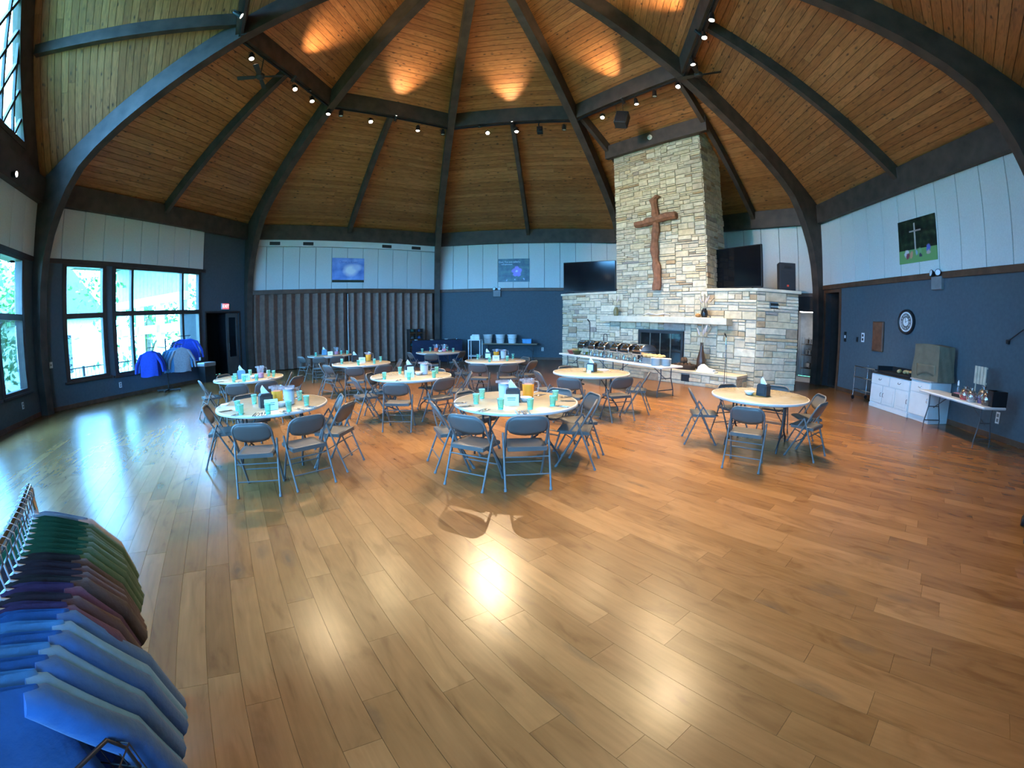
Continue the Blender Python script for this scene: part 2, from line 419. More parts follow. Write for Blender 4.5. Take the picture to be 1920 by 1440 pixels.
# ---- ceiling: boards parallel to each wall, a raised gable over the window wall
ce = sroot('ceiling', 'knotty pine board ceiling rising to the apex')
BW = 0.185
sl = sqrt(1+SLOPE*SLOPE)
items = []
bk = MB()
for i in (0,1,2,3,4,5,6):
    a, u, n = wall_axes(i)
    Yd = (n + UPV*SLOPE)/sl; Nn = u.cross(Yd); Nn = Nn if Nn.z < 0 else -Nn          # points down into the room
    off = Nn*(-0.03)
    bk.add([a+UPV*Z_CE+off, a+u*LW+UPV*Z_CE+off, Vector((CX,CY,APEX))+off], [(0,1,2)])
    rows = int(AP*sl/BW)
    for j in range(rows):
        d = j*BW; nh = d/sl
        u0, u1 = nh*T22, LW - nh*T22
        if u1 - u0 < 0.3: continue
        t = u0 + 0.02; first = True
        while t < u1 - 0.02:
            ln = random.uniform(2.2, 4.6)
            if u1 - t - ln < 1.0: ln = u1 - 0.02 - t
            O = a + u*t + UPV*Z_CE + Yd*d
            items.append((shown_size([O, O+u*ln, O+u*ln+Yd*BW, O+Yd*BW]) if i != 6 else 0, (O + Yd*0.003, u, Yd, Nn, ln-0.003)))
            t += ln
PEAKZ = 11.8
a7, u7, n7 = wall_axes(7)
PEAK = a7 + u7*(LW/2) + UPV*PEAKZ; APX = Vector((CX, CY, APEX))
for side, cr in ((1, corner(8)), (-1, corner(7))):
    A7 = cr + UPV*Z_CE
    Nn = (PEAK-A7).cross(APX-A7).normalized(); Nn = Nn if Nn.z < 0 else -Nn
    off = Nn*(-0.03)
    bk.add([A7+off, PEAK+off, APX+off], [(0,1,2)])
    # boards of constant distance from the wall, running down the slope
    Dn = n7.cross(Nn).normalized(); Dn = Dn if Dn.z < 0 else -Dn
    St = Nn.cross(Dn).normalized(); St = St if St.dot(n7) > 0 else -St
    step = BW*St.dot(n7)
    k = 0
    while k*step < AP - 0.2:
        nn_ = k*step + step/2; f_ = nn_/AP
        top = PEAK.lerp(APX, f_); bot = A7.lerp(APX, f_)
        t, tot = 0.0, (bot-top).length
        Dd = (bot-top).normalized()
        if tot > 0.3:
            while t < tot - 0.02:
                ln = random.uniform(2.0, 4.2)
                if tot - t - ln < 0.8: ln = tot - 0.01 - t
                O = top + Dd*t - St*(BW/2)
                items.append((shown_size([O, O+Dd*ln, O+Dd*ln+St*BW, O+St*BW]) if side == 1 else 0, (O, Dd, St, Nn, ln-0.003)))
                t += ln
        k += 1
bk.obj('roof_deck', M_BACK, ce, recalc=False)
spread_boards(ce, 'ceiling_board', items, lambda m_, O, X, Y, N, ln: board(m_, O, X, Y, N, ln, BW-0.010, 0.02), M_PINE)

# ---- arched glulam ribs, ring, rafters, wall plates
SOFF = [(0.35, 12.02), (2.0, 11.0), (3.9, 9.9), (5.56, 8.92), (6.6, 8.27), (7.73, 7.57), (8.7, 6.97), (9.45, 6.46), (9.95, 6.05), (10.3, 5.55), (10.55, 5.07), (10.8, 4.48), (10.95, 3.9), (11.04, 3.2), (11.10, 1.6), (11.10, 0.0)]
zc = lambda rho: Z_CE + (RAD - rho)*RIBS
for i in range(8):
    outer = [(11.36, 0.0), (11.36, Z_CE-0.02)] + [(r, zc(r)-0.012) for r in (9.0, 6.0, 3.0, 0.35)]
    poly = outer + SOFF
    m_ = MB(); h = 0.125
    n_ = len(poly); v = [(r, -h, z) for r, z in poly] + [(r, h, z) for r, z in poly]
    f = [tuple(range(n_)), tuple(range(2*n_-1, n_-1, -1))] + [(k, (k+1) % n_, (k+1) % n_+n_, k+n_) for k in range(n_)]
    m_.add(v, f, RM(i))
    b_ = m_.obj('arched_beam', M_BEAM); struct(b_)
    b_['label'] = ['dark arched roof beam rising from between the two window walls', 'dark arched roof beam at the exit door corner', 'dark arched roof beam between the folding partition and the blue wall',
                   'dark arched roof beam running down behind the stone chimney', 'dark arched roof beam beside the kitchen doorway', 'dark arched roof beam at the far edge beyond the clock wall', 'dark arched roof beam behind the viewpoint', 'dark arched roof beam at the entrance end of the gable window'][i]
hub = MB(); hub.lathe([(0, 11.75), (0.55, 11.75), (0.62, 11.85), (0.62, 12.6), (0, 12.6)], 16, Matrix.Translation((CX, CY, 0))); struct(hub.obj('beam_hub', M_BEAM))
RAP = 5.38                                                   # ring's distance from the axis (to its face)
for i in range(8):
    r_ = RAP/cos(pi/8)
    p, q = corner(i, r_), corner(i+1, r_)
    m_ = MB(); m_.beam(p+UPV*9.2, q+UPV*9.2, 0.2, 0.56); struct(m_.obj('ring_beam', M_BEAM))
    lo = MB(); M = WM(i)
    lo.box(0.1, LW-0.1, 0.02, 0.24, Z_PT, Z_CE+0.06, M); struct(lo.obj('plate_beam', M_BEAM))
    if i == 7: continue
    us = (2.3, 6.3) if i == 3 else (LW/2,)
    for u_ in us:
        n_in = AP - RAP
        p = wp(i, u_, 0.02, Z_CE-0.17); q = wp(i, u_, n_in, Z_CE + n_in*SLOPE - 0.17)
        m_ = MB(); m_.beam(p, q, 0.15, 0.34); struct(m_.obj('rafter_beam', M_BEAM))
p1 = wp(7, 6.75, 0.05, 8.62); p2 = wp(7, 6.5, AP-RAP, 9.38)
m_ = MB(); m_.beam(p1, p2, 0.16, 0.36); struct(m_.obj('rafter_beam', M_BEAM))
p1 = wp(7, LW-6.75, 0.05, 8.62); p2 = wp(7, LW-6.5, AP-RAP, 9.38)
m_ = MB(); m_.beam(p1, p2, 0.16, 0.36); struct(m_.obj('rafter_beam', M_BEAM))
m_ = MB(); zz = Z_CE + 3.55*SLOPE
m_.beam(wp(3, 2.2, 3.66, zz-0.28), wp(3, 6.4, 3.66, zz-0.28), 0.16, 0.5); struct(m_.obj('chimney_header_beam', M_BEAM))

# ---- walls: solid pieces around the openings
WT = 0.22
def wall_piece(mb, i, u0, u1, z0, z1, n0=-WT, n1=0.0): mb.box(u0, u1, n0, n1, z0, z1, WM(i))
NAMES = {0:'wall_windows', 1:'wall_partition', 2:'wall_blue', 3:'wall_fireplace', 4:'wall_clock', 5:'wall_back_right', 6:'wall_back', 7:'wall_gable'}
OPEN = {0: [(0.90,2.25,0.74,3.86),(2.58,6.2,0.70,3.86),(6.5,8.28,0.0,2.42)],
        3: [(7.85,8.62,0.0,2.42)], 4: [(0.28,1.12,0.0,3.1)], 6: [(0.5,3.3,1.7,3.86),(5.4,8.2,1.7,3.86)],
        7: [(0.55,2.0,0.74,3.86),(2.3,4.2,0.74,3.86),(4.5,6.4,0.74,3.86),(6.7,8.0,0.74,3.86)]}
def build_wall(i, m_, top=Z_CE+0.05):
    mb = MB(); cuts = sorted(OPEN.get(i, [])); u = -0.05
    for (a, b, z0, z1) in cuts:
        wall_piece(mb, i, u, a, 0, top)
        if z0 > 0.01: wall_piece(mb, i, a, b, 0, z0)
        wall_piece(mb, i, a, b, z1, top); u = b
    wall_piece(mb, i, u, LW+0.05, 0, top)
    return struct(mb.obj(NAMES[i], m_))
WALLS = {}
for i in range(8):
    WALLS[i] = build_wall(i, M_DARKWALL if i in (1, 3) else M_PAINT)
WALLS[2]['label'] = 'blue-grey painted wall below pale acoustic panels'
# gable above wall 7 with its big raked window
GZ0 = 6.45
rake = lambda u_: Z_CE + (LW/2 - abs(u_-LW/2))*(PEAKZ-Z_CE)/(LW/2)
gw = MB()
def gpoly(mb, pts, n0, n1, i=7):
    n_ = len(pts); v = [(u_, n0, z) for u_, z in pts] + [(u_, n1, z) for u_, z in pts]
    mb.add(v, [tuple(range(n_)), tuple(range(2*n_-1, n_-1, -1))] + [(k, (k+1) % n_, (k+1) % n_+n_, k+n_) for k in range(n_)], WM(i))
ir = lambda u_: rake(u_) - 1.12                                 # glazing's raked edge
ue = LW/2 + (LW/2)*(1 - (GZ0-Z_CE+1.12)/(PEAKZ-Z_CE))           # where it meets the sill
gpoly(gw, [(-0.05, Z_CE-0.02), (LW+0.05, Z_CE-0.02), (ue, GZ0), (LW-ue, GZ0)], -WT, 0.0)
gpoly(gw, [(LW+0.05, Z_CE), (LW/2, PEAKZ+0.1), (LW/2, ir(LW/2)), (ue, GZ0)], -WT, 0.0)
gpoly(gw, [(-0.05, Z_CE), (LW-ue, GZ0), (LW/2, ir(LW/2)), (LW/2, PEAKZ+0.1)], -WT, 0.0)
struct(gw.obj('wall_gable_top', M_BEAM))
# acoustic panels
def panels(i, z0, z1, u0=0.125, k0=0, k1=12, w=0.7083, skip=()):
    for k in range(k0, k1):
        if k in skip: continue
        mb = MB(); a = u0 + k*w
        mb.cbox(a+0.007, a+w-0.007, 0.0, 0.05, z0, z1, 0.008, WM(i)); mb.obj('acoustic_panel', M_PANEL, WALLS[i])
panels(0, 3.98, Z_PT, 0.09, 0, 9, 0.694)
panels(1, Z_PB, 5.07); panels(2, Z_PB, Z_PT); panels(3, 3.02, Z_PT); panels(4, Z_PB, Z_PT, -0.05, 0, 12, 0.697); panels(5, 3.98, Z_PT, 0.125); panels(6, 3.98, Z_PT)
panels(7, 3.98, Z_PT, 0.18, 0, 12, 0.7)
mb = MB(); mb.box(0.1, LW-0.1, 0, 0.16, 5.08, Z_PT, WM(1)); struct(mb.obj('trim_1', M_SOFFIT), 'white soffit strip above the partition wall panels')
# rails and baseboards
n_tr = [2]
def trim(i, u0, u1, z0, z1, n1, m_=M_TRIM, lab=None):
    mb = MB(); mb.cbox(u0, u1, 0.0, n1, z0, z1, 0.006, WM(i)); o = mb.obj('trim_%d' % n_tr[0], m_); n_tr[0] += 1; return struct(o, lab)
for i in (2, 3, 4): trim(i, 0.1, LW-0.1, 3.13 if i != 3 else 2.9, Z_PB if i != 3 else 3.02, 0.07)
trim(1, 0.1, LW-0.1, 3.09, Z_PB, 0.3)
trim(0, 0.1, 6.45, 3.86, 3.98, 0.06, M_DARKTRIM); trim(7, 0.1, LW-0.1, 3.86, 3.98, 0.06, M_DARKTRIM); trim(6, 0.1, LW-0.1, 3.86, 3.98, 0.06, M_DARKTRIM)
def base(i, spans, side):
    for (u0, u1) in spans:
        mb = MB(); mb.cbox(u0, u1, 0.0, 0.02, 0.0, 0.11, 0.005, WM(i)); struct(mb.obj('baseboard_%s' % side, M_TRIM))
base(0, [(0.2, 6.48)], 'windows'); base(2, [(0.2, LW-0.2)], 'blue'); base(4, [(1.24, LW-0.2)], 'clock'); base(7, [(0.2, LW-0.2)], 'gable'); base(5, [(0.2, LW-0.2)], 'back_right'); base(6, [(0.2, LW-0.2)], 'back')

# ---- windows
nwin = [0]
def window(i, u0, u1, z0, z1, cols, rows, mull=0.09, frame=0.075, lab=None, vis=True):
    """cols/rows: fractions where mullions stand"""
    nwin[0] += 1
    root = sroot('window_%d' % nwin[0], lab)
    fr = MB(); M = WM(i)
    fr.box(u0-0.05, u0+frame, -0.14, 0.04, z0-0.03, z1+0.02, M); fr.box(u1-frame, u1+0.05, -0.14, 0.04, z0-0.03, z1+0.02, M)
    fr.box(u0, u1, -0.14, 0.04, z1-frame, z1+0.02, M); fr.box(u0, u1, -0.14, 0.04, z0-0.03, z0+frame*0.6, M)
    fr.obj('window_frame', M_DARKTRIM, root)
    si = MB(); si.cbox(u0-0.12, u1+0.12, -0.02, 0.10, z0-0.09, z0-0.03, 0.01, M); si.obj('window_sill', M_DARKTRIM, root)
    xs = [u0+frame] + [u0+(u1-u0)*c for c in cols] + [u1-frame]
    zs = [z0+frame*0.6] + [z0+(z1-z0)*c for c in rows] + [z1-frame]
    for c in cols:
        x = u0+(u1-u0)*c; mm = MB(); mm.box(x-mull/2, x+mull/2, -0.12, 0.03, z0, z1, M); mm.obj('mullion', M_DARKTRIM, root)
    for c in rows:
        z = z0+(z1-z0)*c; mm = MB(); mm.box(u0, u1, -0.12, 0.035, z-0.07, z+0.07, M); mm.obj('transom', M_DARKTRIM, root)
    for a, b in zip(xs, xs[1:]):
        for c, d in zip(zs, zs[1:]):
            g = MB(); g.add([(a,-0.06,c),(b,-0.06,c),(b,-0.06,d),(a,-0.06,d)], [(0,1,2,3)], M); g.obj('pane', M_GLASS, root)
    # daylight portal: tells the sampler where the sky comes in
    L_ = bpy.data.lights.new('sky_portal', 'AREA'); L_.shape = 'RECTANGLE'; L_.size = u1-u0; L_.size_y = z1-z0; L_.cycles.is_portal = True
    lo = bpy.data.objects.new('sky_portal', L_); COL.objects.link(lo)
    c = wp(i, (u0+u1)/2, -0.16, (z0+z1)/2); _, _, n = wall_axes(i)
    lo.matrix_world = Matrix.Translation(c) @ n.to_track_quat('-Z', 'Z').to_matrix().to_4x4()
    return root
window(0, 0.90, 2.25, 0.74, 3.86, [], [0.548], lab='tall two-pane window beside the arched beam with the deck railing outside')
window(0, 2.58, 6.2, 0.70, 3.86, [0.193, 0.775], [0.56], lab='wide six-pane window behind the clothes racks')
for k, (a, b, z0, z1) in enumerate(OPEN[7]): window(7, a, b, z0, z1, [], [0.548], lab=['window nearest the entrance in the gable wall', 'second window in the gable wall', 'third window in the gable wall', 'window at the picture edge next to the arched beam'][k])
for k, (a, b, z0, z1) in enumerate(OPEN[6]): window(6, a, b, z0, z1, [0.5], [], lab=['window in the wall behind the viewpoint', 'other added unseen window in the wall behind the viewpoint'][k])  # added windows, out of view, that throw blue daylight on the chair backs
# gable window with diamond muntins
root = sroot('window_%d' % (nwin[0]+1), 'tall raked gable window with diamond muntin bars')
pk = ir(LW/2)
g = MB(); g.add([(LW-ue,-0.06,GZ0),(ue,-0.06,GZ0),(LW/2,-0.06,pk)], [(0,1,2)], WM(7)); g.obj('pane', M_GLASS, root)
fr = MB()
for p, q in (((LW-ue,GZ0),(ue,GZ0)), ((ue,GZ0),(LW/2,pk)), ((LW-ue,GZ0),(LW/2,pk))):
    fr.beam(wp(7,p[0],-0.05,p[1]), wp(7,q[0],-0.05,q[1]), 0.14, 0.14)
fr.obj('window_frame', M_DARKTRIM, root)
for d in (-1, 1):
    for k in range(-6, 7):
        # bars at +-65 degrees clipped to the triangle
        pts = []
        for s_ in range(0, 241):
            z = GZ0 + (pk-GZ0)*s_/240; u_ = LW/2 + k*0.62 + d*(z-GZ0)*0.42
            h = (ue-LW/2)*(1-(z-GZ0)/(pk-GZ0))
            if abs(u_-LW/2) < h: pts.append((u_, z))
        if len(pts) > 3:
            m_ = MB(); m_.beam(wp(7, pts[0][0], -0.05, pts[0][1]), wp(7, pts[-1][0], -0.05, pts[-1][1]), 0.07, 0.07); m_.obj('muntin', M_DARKTRIM, root)
L_ = bpy.data.lights.new('sky_portal', 'AREA'); L_.shape = 'RECTANGLE'; L_.size = 2*(ue-LW/2); L_.size_y = pk-GZ0; L_.cycles.is_portal = True
lo = bpy.data.objects.new('sky_portal', L_); COL.objects.link(lo)
lo.matrix_world = Matrix.Translation(wp(7, LW/2, -0.2, (GZ0+pk)/2)) @ n7.to_track_quat('-Z', 'Z').to_matrix().to_4x4()
# ================================================================== OPENINGS, DOORS
def room_behind(i, u0, u1, z1, depth, m_, name, side=0.0):
    mb = MB(); M = WM(i); t = 0.06; d0 = -WT
    mb.box(u0-side-t, u0-side, -depth, d0, 0, z1+t, M); mb.box(u1+side, u1+side+t, -depth, d0, 0, z1+t, M)
    mb.box(u0-side-t, u1+side+t, -depth-t, -depth, 0, z1+t, M); mb.box(u0-side-t, u1+side+t, -depth, d0, z1, z1+t, M)
    mb.box(u0-side-t, u1+side+t, -depth, -0.1, -0.1, -0.004, M)
    if side > 0:
        mb.box(u0-side, u0, d0-0.02, d0, 0, z1, M); mb.box(u1, u1+side, d0-0.02, d0, 0, z1, M)
    return struct(mb.obj(name, m_))
room_behind(0, 6.5, 8.28, 2.42, 1.3, M_DARK, 'wall_vestibule')
room_behind(4, 0.28, 1.12, 3.1, 1.1, M_DARKWALL, 'wall_recess')
M_KITW = mat('kitchen_wall_white', (0.55,0.54,0.52), 0.7)
room_behind(3, 7.4, 8.9, 2.5, 2.2, M_KITW, 'wall_kitchen')
def casing(i, u0, u1, z1, name, m_=M_TRIM, w=0.1):
    mb = MB(); M = WM(i)
    mb.box(u0-w, u0, -WT, 0.03, 0, z1+w, M); mb.box(u1, u1+w, -WT, 0.03, 0, z1+w, M); mb.box(u0, u1, -WT, 0.03, z1, z1+w, M)
    return struct(mb.obj(name, m_))
casing(4, 0.28, 1.12, 3.02, 'door_casing_recess'); casing(3, 7.85, 8.62, 2.42, 'door_casing_kitchen', M_DARKWALL, 0.06); casing(0, 6.5, 8.28, 2.42, 'door_casing_exit', M_DARKWALL, 0.06)
# exit door leaf
M_ALU = mat('door_aluminium_grey', (0.16,0.16,0.155), 0.4, metal=0.6, var=0.1)
M_DGLASS = mat('dark_door_glass', (0.006,0.008,0.010), 0.06, var=0.1)
d1 = sroot('door_1', 'grey metal exit door with a tall dark glass pane'); M = WM(0)
mb = MB(); u0, u1 = 7.62, 8.26
mb.box(u0, u0+0.12, -0.1, -0.04, 0.02, 2.40, M); mb.box(u1-0.12, u1, -0.1, -0.04, 0.02, 2.40, M); mb.box(u0+0.12, u1-0.12, -0.1, -0.04, 2.24, 2.40, M); mb.box(u0+0.12, u1-0.12, -0.1, -0.04, 0.02, 0.72, M)
mb.obj('door_frame', M_ALU, d1); mb = MB(); mb.box(u0+0.12, u1-0.12, -0.08, -0.06, 0.72, 2.24, M); mb.obj('door_glass', M_DGLASS, d1)
mb = MB(); mb.tube([wp(0,u0+0.06,-0.04,1.0), wp(0,u0+0.06,0.02,1.0), wp(0,u0+0.06,0.02,1.25), wp(0,u0+0.06,-0.04,1.25)], 0.012); mb.obj('door_handle', M_ALU, d1, True)
# exit sign
M_EXITR = mat('exit_sign_red', (0.6,0.03,0.04), 0.4, emit=(1.0,0.10,0.13), estr=1.3); M_EXITW = mat('exit_letters', (0.8,0.5,0.5), 0.4, emit=(1.0,0.75,0.75), estr=1.6)
def text_mesh(s, size, ext=0.002):
    cu = bpy.data.curves.new('lettering', 'FONT'); cu.body = s; cu.size = size; cu.extrude = ext; cu.align_x = 'CENTER'; cu.align_y = 'CENTER'
    o = bpy.data.objects.new('lettering_tmp', cu); COL.objects.link(o)
    dg = bpy.context.evaluated_depsgraph_get(); dg.update()
    me = bpy.data.meshes.new_from_object(o.evaluated_get(dg)); bpy.data.objects.remove(o); return me
def wtext(i, s, size, u, n, z, m_, parent, name='lettering'):
    """each word is a piece of its own"""
    ws = s.split(); mes = [text_mesh(w, size) for w in ws]; wid = [max(v.co.x for v in me.vertices) - min(v.co.x for v in me.vertices) for me in mes]
    gap = size*0.3; tot = sum(wid) + gap*(len(ws)-1); x = u - tot/2
    a, uu, nn = wall_axes(i)
    for me, w in zip(mes, wid):
        me.materials.clear(); me.materials.append(m_); o = place(name, me, parent)
        W = Matrix(((uu.x, 0, nn.x, 0), (uu.y, 0, nn.y, 0), (0, 1, 0, 0), (0, 0, 0, 1))); W.translation = wp(i, x + w/2, n, z)
        o.matrix_basis = W if parent is None else parent.matrix_basis.inverted() @ W
        x += w + gap
ex = thing('exit_sign', 'small lit red exit sign above the dark doorway', 'exit sign', wp(0, 7.49, 0.0, 2.54), wrot(0))
mb = MB(); mb.cbox(-0.19, 0.19, -0.07, 0.0, 0.0, 0.23, 0.01); mb.obj('housing', M_WHITE, ex)
mb = MB(); mb.box(-0.165, 0.165, -0.078, -0.07, 0.02, 0.21); mb.obj('face', M_EXITR, ex)
wtext(0, 'EXIT', 0.17, 7.49, 0.08, 2.655, M_EXITW, ex)

# ---- accordion partition
pa = thing('folding_partition', 'brown pleated folding partition wall under pale panels', 'partition', wp(1, LW/2, 0.1, 0), wrot(1))
PIT = 0.376; npl = 22; half = npl*PIT/2
M_LT = mat('partition_track', (0.55,0.53,0.50), 0.5)
for k in range(npl):
    x0 = -half + k*PIT - (0.05 if k < npl/2 else -0.05)
    for (xa, ya, xb, yb) in ((x0, 0.05, x0+PIT*0.5, -0.16), (x0+PIT*0.5, -0.16, x0+PIT, 0.05)):
        mb = MB(); mb.beam((xa, ya, 1.56), (xb, yb, 1.56), 0.022, 3.06); mb.obj('pleat_panel', M_VINYL, pa)
mb = MB(); mb.box(-0.03, 0.0, -0.12, -0.06, 0.05, 3.05); mb.obj('closing_strip', M_LT, pa)
mb = MB(); mb.box(-half-0.05, half+0.05, -0.1, 0.05, 3.09, 3.12); mb.obj('track', M_TRIM, pa)
# vents above it
for k, (ua, ub) in enumerate([(0.91,1.41), (2.33,2.85), (5.89,6.41), (7.33,7.85)]):
    v = thing('air_vent', ['dark air vent in the white soffit closest to the exit corner', 'dark air vent in the white soffit, second from the exit corner', 'dark air vent in the white soffit, third from the exit corner', 'dark air vent in the white soffit closest to the blue wall'][k], 'vent', wp(1, (ua+ub)/2, 0.16, 5.19), wrot(1), 'soffit vents')
    mb = MB(); mb.box(-0.25, 0.25, -0.012, 0, -0.09, 0.09); mb.obj('frame', M_WHITE, v)
    mb = MB(); mb.box(-0.225, 0.225, -0.02, -0.012, -0.07, 0.07); mb.obj('grille', M_BLACK, v)
    for s_ in range(5):
        mb = MB(); z = -0.056 + s_*0.028; mb.box(-0.225, 0.225, -0.03, -0.02, z-0.004, z+0.004); mb.obj('slat', M_DARKTRIM, v)

# ---- posters
def poster_mat(kind):
    m = bpy.data.materials.new('poster_' + kind); m.use_nodes = True; nt = m.node_tree; b = nt.nodes['Principled BSDF']; L = nt.links
    tc = nd(nt, 'ShaderNodeTexCoord'); b.inputs['Roughness'].default_value = 0.35
    sp = nd(nt, 'ShaderNodeSeparateXYZ'); L.new(tc.outputs['Generated'], sp.inputs[0])
    def circle(cx, cz, rx, rz, soft, vec):
        mp = nd(nt, 'ShaderNodeMapping'); mp.inputs['Location'].default_value = (-cx/rx, 0, -cz/rz); mp.inputs['Scale'].default_value = (1/rx, 0, 1/rz); L.new(vec, mp.inputs[0])
        ln = nd(nt, 'ShaderNodeVectorMath', operation='LENGTH'); L.new(mp.outputs[0], ln.inputs[0])
        r = ramp(nt, [(max(0, 1-soft), (1,1,1)), (1.0, (0,0,0))]); L.new(ln.outputs['Value'], r.inputs[0]); return r.outputs[0]
    def mixc(fac, a, col):
        mx = nd(nt, 'ShaderNodeMixRGB'); L.new(fac, mx.inputs[0]); L.new(a, mx.inputs[1])
        if isinstance(col, tuple): mx.inputs[2].default_value = (*col, 1)
        else: L.new(col, mx.inputs[2])
        return mx.outputs[0]
    nz = nd(nt, 'ShaderNodeTexNoise'); nz.inputs['Scale'].default_value = 3.0 if kind == 'sky' else 6.0; nz.inputs['Detail'].default_value = 8; L.new(tc.outputs['Generated'], nz.inputs['Vector'])
    dis = nd(nt, 'ShaderNodeMixRGB'); dis.inputs[0].default_value = 0.12; L.new(tc.outputs['Generated'], dis.inputs[1]); L.new(nz.outputs['Color'], dis.inputs[2])
    if kind == 'sky':
        r = ramp(nt, [(0.35, (0.10,0.22,0.60)), (0.6, (0.22,0.38,0.78)), (0.8, (0.5,0.62,0.85))]); L.new(nz.outputs['Fac'], r.inputs[0])
        c = mixc(circle(0.56, 0.50, 0.24, 0.26, 0.5, dis.outputs[0]), r.outputs[0], (0.80,0.84,0.92))
        c = mixc(circle(0.74, 0.60, 0.16, 0.16, 0.6, dis.outputs[0]), c, (0.55,0.65,0.88))
        st = nd(nt, 'ShaderNodeMath', operation='LESS_THAN'); st.inputs[1].default_value = 0.1; L.new(sp.outputs[2], st.inputs[0])
        c = mixc(st.outputs[0], c, (0.03,0.045,0.03))
    elif kind == 'flower':
        r = ramp(nt, [(0.3, (0.015,0.05,0.10)), (0.55, (0.05,0.13,0.17)), (0.8, (0.12,0.22,0.20))]); L.new(nz.outputs['Fac'], r.inputs[0]); c = r.outputs[0]
        for k in range(5):
            an = radians(90 + 72*k); c = mixc(circle(0.59+0.075*cos(an), 0.45+0.105*sin(an), 0.085, 0.11, 0.35, dis.outputs[0]), c, (0.30,0.20,0.72))
        c = mixc(circle(0.59, 0.46, 0.05, 0.05, 0.6, dis.outputs[0]), c, (0.75,0.78,0.9))
        for (a_, b_) in ((0.32, 0.12), (0.78, 0.16), (0.55, 0.14)): c = mixc(circle(a_, b_, 0.025, 0.05, 0.6, dis.outputs[0]), c, (0.45,0.5,0.75))
    else:
        r = ramp(nt, [(0.38, (0.004,0.008,0.007)), (0.56, (0.012,0.028,0.016)), (0.75, (0.05,0.09,0.045))]); L.new(nz.outputs['Fac'], r.inputs[0]); c = r.outputs[0]
        st = nd(nt, 'ShaderNodeMath', operation='LESS_THAN'); st.inputs[1].default_value = 0.3; L.new(sp.outputs[2], st.inputs[0]); c = mixc(st.outputs[0], c, (0.16,0.34,0.12))
        def bar(x0, x1, z0, z1, col):
            nonlocal c
            ms = []
            for o_, t_, op in ((0, x0, 'GREATER_THAN'), (0, x1, 'LESS_THAN'), (2, z0, 'GREATER_THAN'), (2, z1, 'LESS_THAN')):
                q = nd(nt, 'ShaderNodeMath', operation=op); q.inputs[1].default_value = t_; L.new(sp.outputs[o_], q.inputs[0]); ms.append(q)
            p = ms[0].outputs[0]
            for q in ms[1:]:
                w = nd(nt, 'ShaderNodeMath', operation='MULTIPLY'); L.new(p, w.inputs[0]); L.new(q.outputs[0], w.inputs[1]); p = w.outputs[0]
            c = mixc(p, c, col)
        bar(0.435, 0.475, 0.28, 0.9, (0.42,0.38,0.36)); bar(0.31, 0.62, 0.70, 0.735, (0.36,0.30,0.27))
        for (x, z, rx, rz, col) in ((0.24,0.26,0.06,0.09,(0.6,0.6,0.66)), (0.27,0.2,0.06,0.06,(0.3,0.06,0.08)), (0.36,0.22,0.04,0.08,(0.55,0.28,0.18)), (0.48,0.25,0.04,0.07,(0.25,0.4,0.5)), (0.57,0.26,0.045,0.09,(0.2,0.4,0.2)), (0.58,0.2,0.04,0.05,(0.05,0.05,0.09)), (0.76,0.3,0.05,0.08,(0.1,0.14,0.5)), (0.76,0.22,0.05,0.05,(0.5,0.4,0.38))):
            c = mixc(circle(x, z, rx, rz, 0.4, dis.outputs[0]), c, col)
    L.new(c, b.inputs['Base Color']); return m
M_INK_B = mat('poster_ink_blue', (0.10,0.18,0.55), 0.5); M_INK_W = mat('poster_ink_pale', (0.62,0.78,0.92), 0.5)
def poster(i, u0, u1, z0, z1, kind, label):
    t = thing('poster', label, 'poster', wp(i, (u0+u1)/2, 0.05, z0), wrot(i))
    w, h = (u1-u0)/2, z1-z0
    mb = MB(); mb.box(-w, w, -0.025, 0, 0, h); mb.obj('canvas', poster_mat(kind), t); return t
t = poster(1, 3.68, 5.13, 3.56, 4.62, 'sky', 'wall poster of white cloud in blue sky above the partition')
wtext(1, 'Christ is Risen', 0.15, 4.4, 0.078, 4.44, M_INK_B, t)
t = poster(2, 2.98, 4.41, 3.55, 4.62, 'flower', 'wall poster of a purple flower on dark leaves')
wtext(2, 'God, You are called a', 0.115, 3.5, 0.078, 4.47, M_INK_W, t); wtext(2, 'refreshment', 0.105, 3.37, 0.078, 4.36, M_INK_W, t)
poster(4, 4.11, 5.48, 3.56, 4.62, 'camp', 'wall poster of people seated below a tall cross on grass')

# ---- small wall fittings
M_GREYP = mat('grey_plastic', (0.20,0.20,0.20), 0.5); M_REDP = mat('red_plastic', (0.5,0.02,0.03), 0.4); M_CHROME = mat('chrome', (0.75,0.76,0.78), 0.12, metal=1.0, var=0.05)
M_LENS = mat('lamp_lens_off', (0.75,0.82,0.85), 0.1, var=0.05)
def emergency(i, u, z, label):
    t = thing('emergency_light', label, 'emergency light', wp(i, u, 0.0, z), wrot(i))
    mb = MB(); mb.cbox(-0.17, 0.17, -0.11, 0.0, -0.24, 0.05, 0.012); mb.obj('battery_box', M_GREYP, t)
    for s in (-1, 1):
        mb = MB(); Mx = Matrix.Translation((s*0.1, -0.12, 0.12)) @ Matrix.Rotation(radians(80), 4, 'X') @ Matrix.Rotation(s*0.35, 4, 'Y')
        mb.lathe([(0,-0.06),(0.05,-0.05),(0.08,0.02),(0.08,0.05),(0.07,0.05),(0.07,0.045),(0,0.045)], 14, Mx); h = mb.obj('lamp_head', M_BLACK, t, True)
        mb = MB(); mb.lathe([(0,0.052),(0.068,0.048),(0.068,0.046),(0,0.046)], 14, Mx); mb.obj('lens', M_LENS, h, True)
emergency(2, 2.92, 3.11, 'two-lamp emergency light under the flower poster'); emergency(4, 5.45, 3.12, 'two-lamp emergency light on the rail under the camp poster')
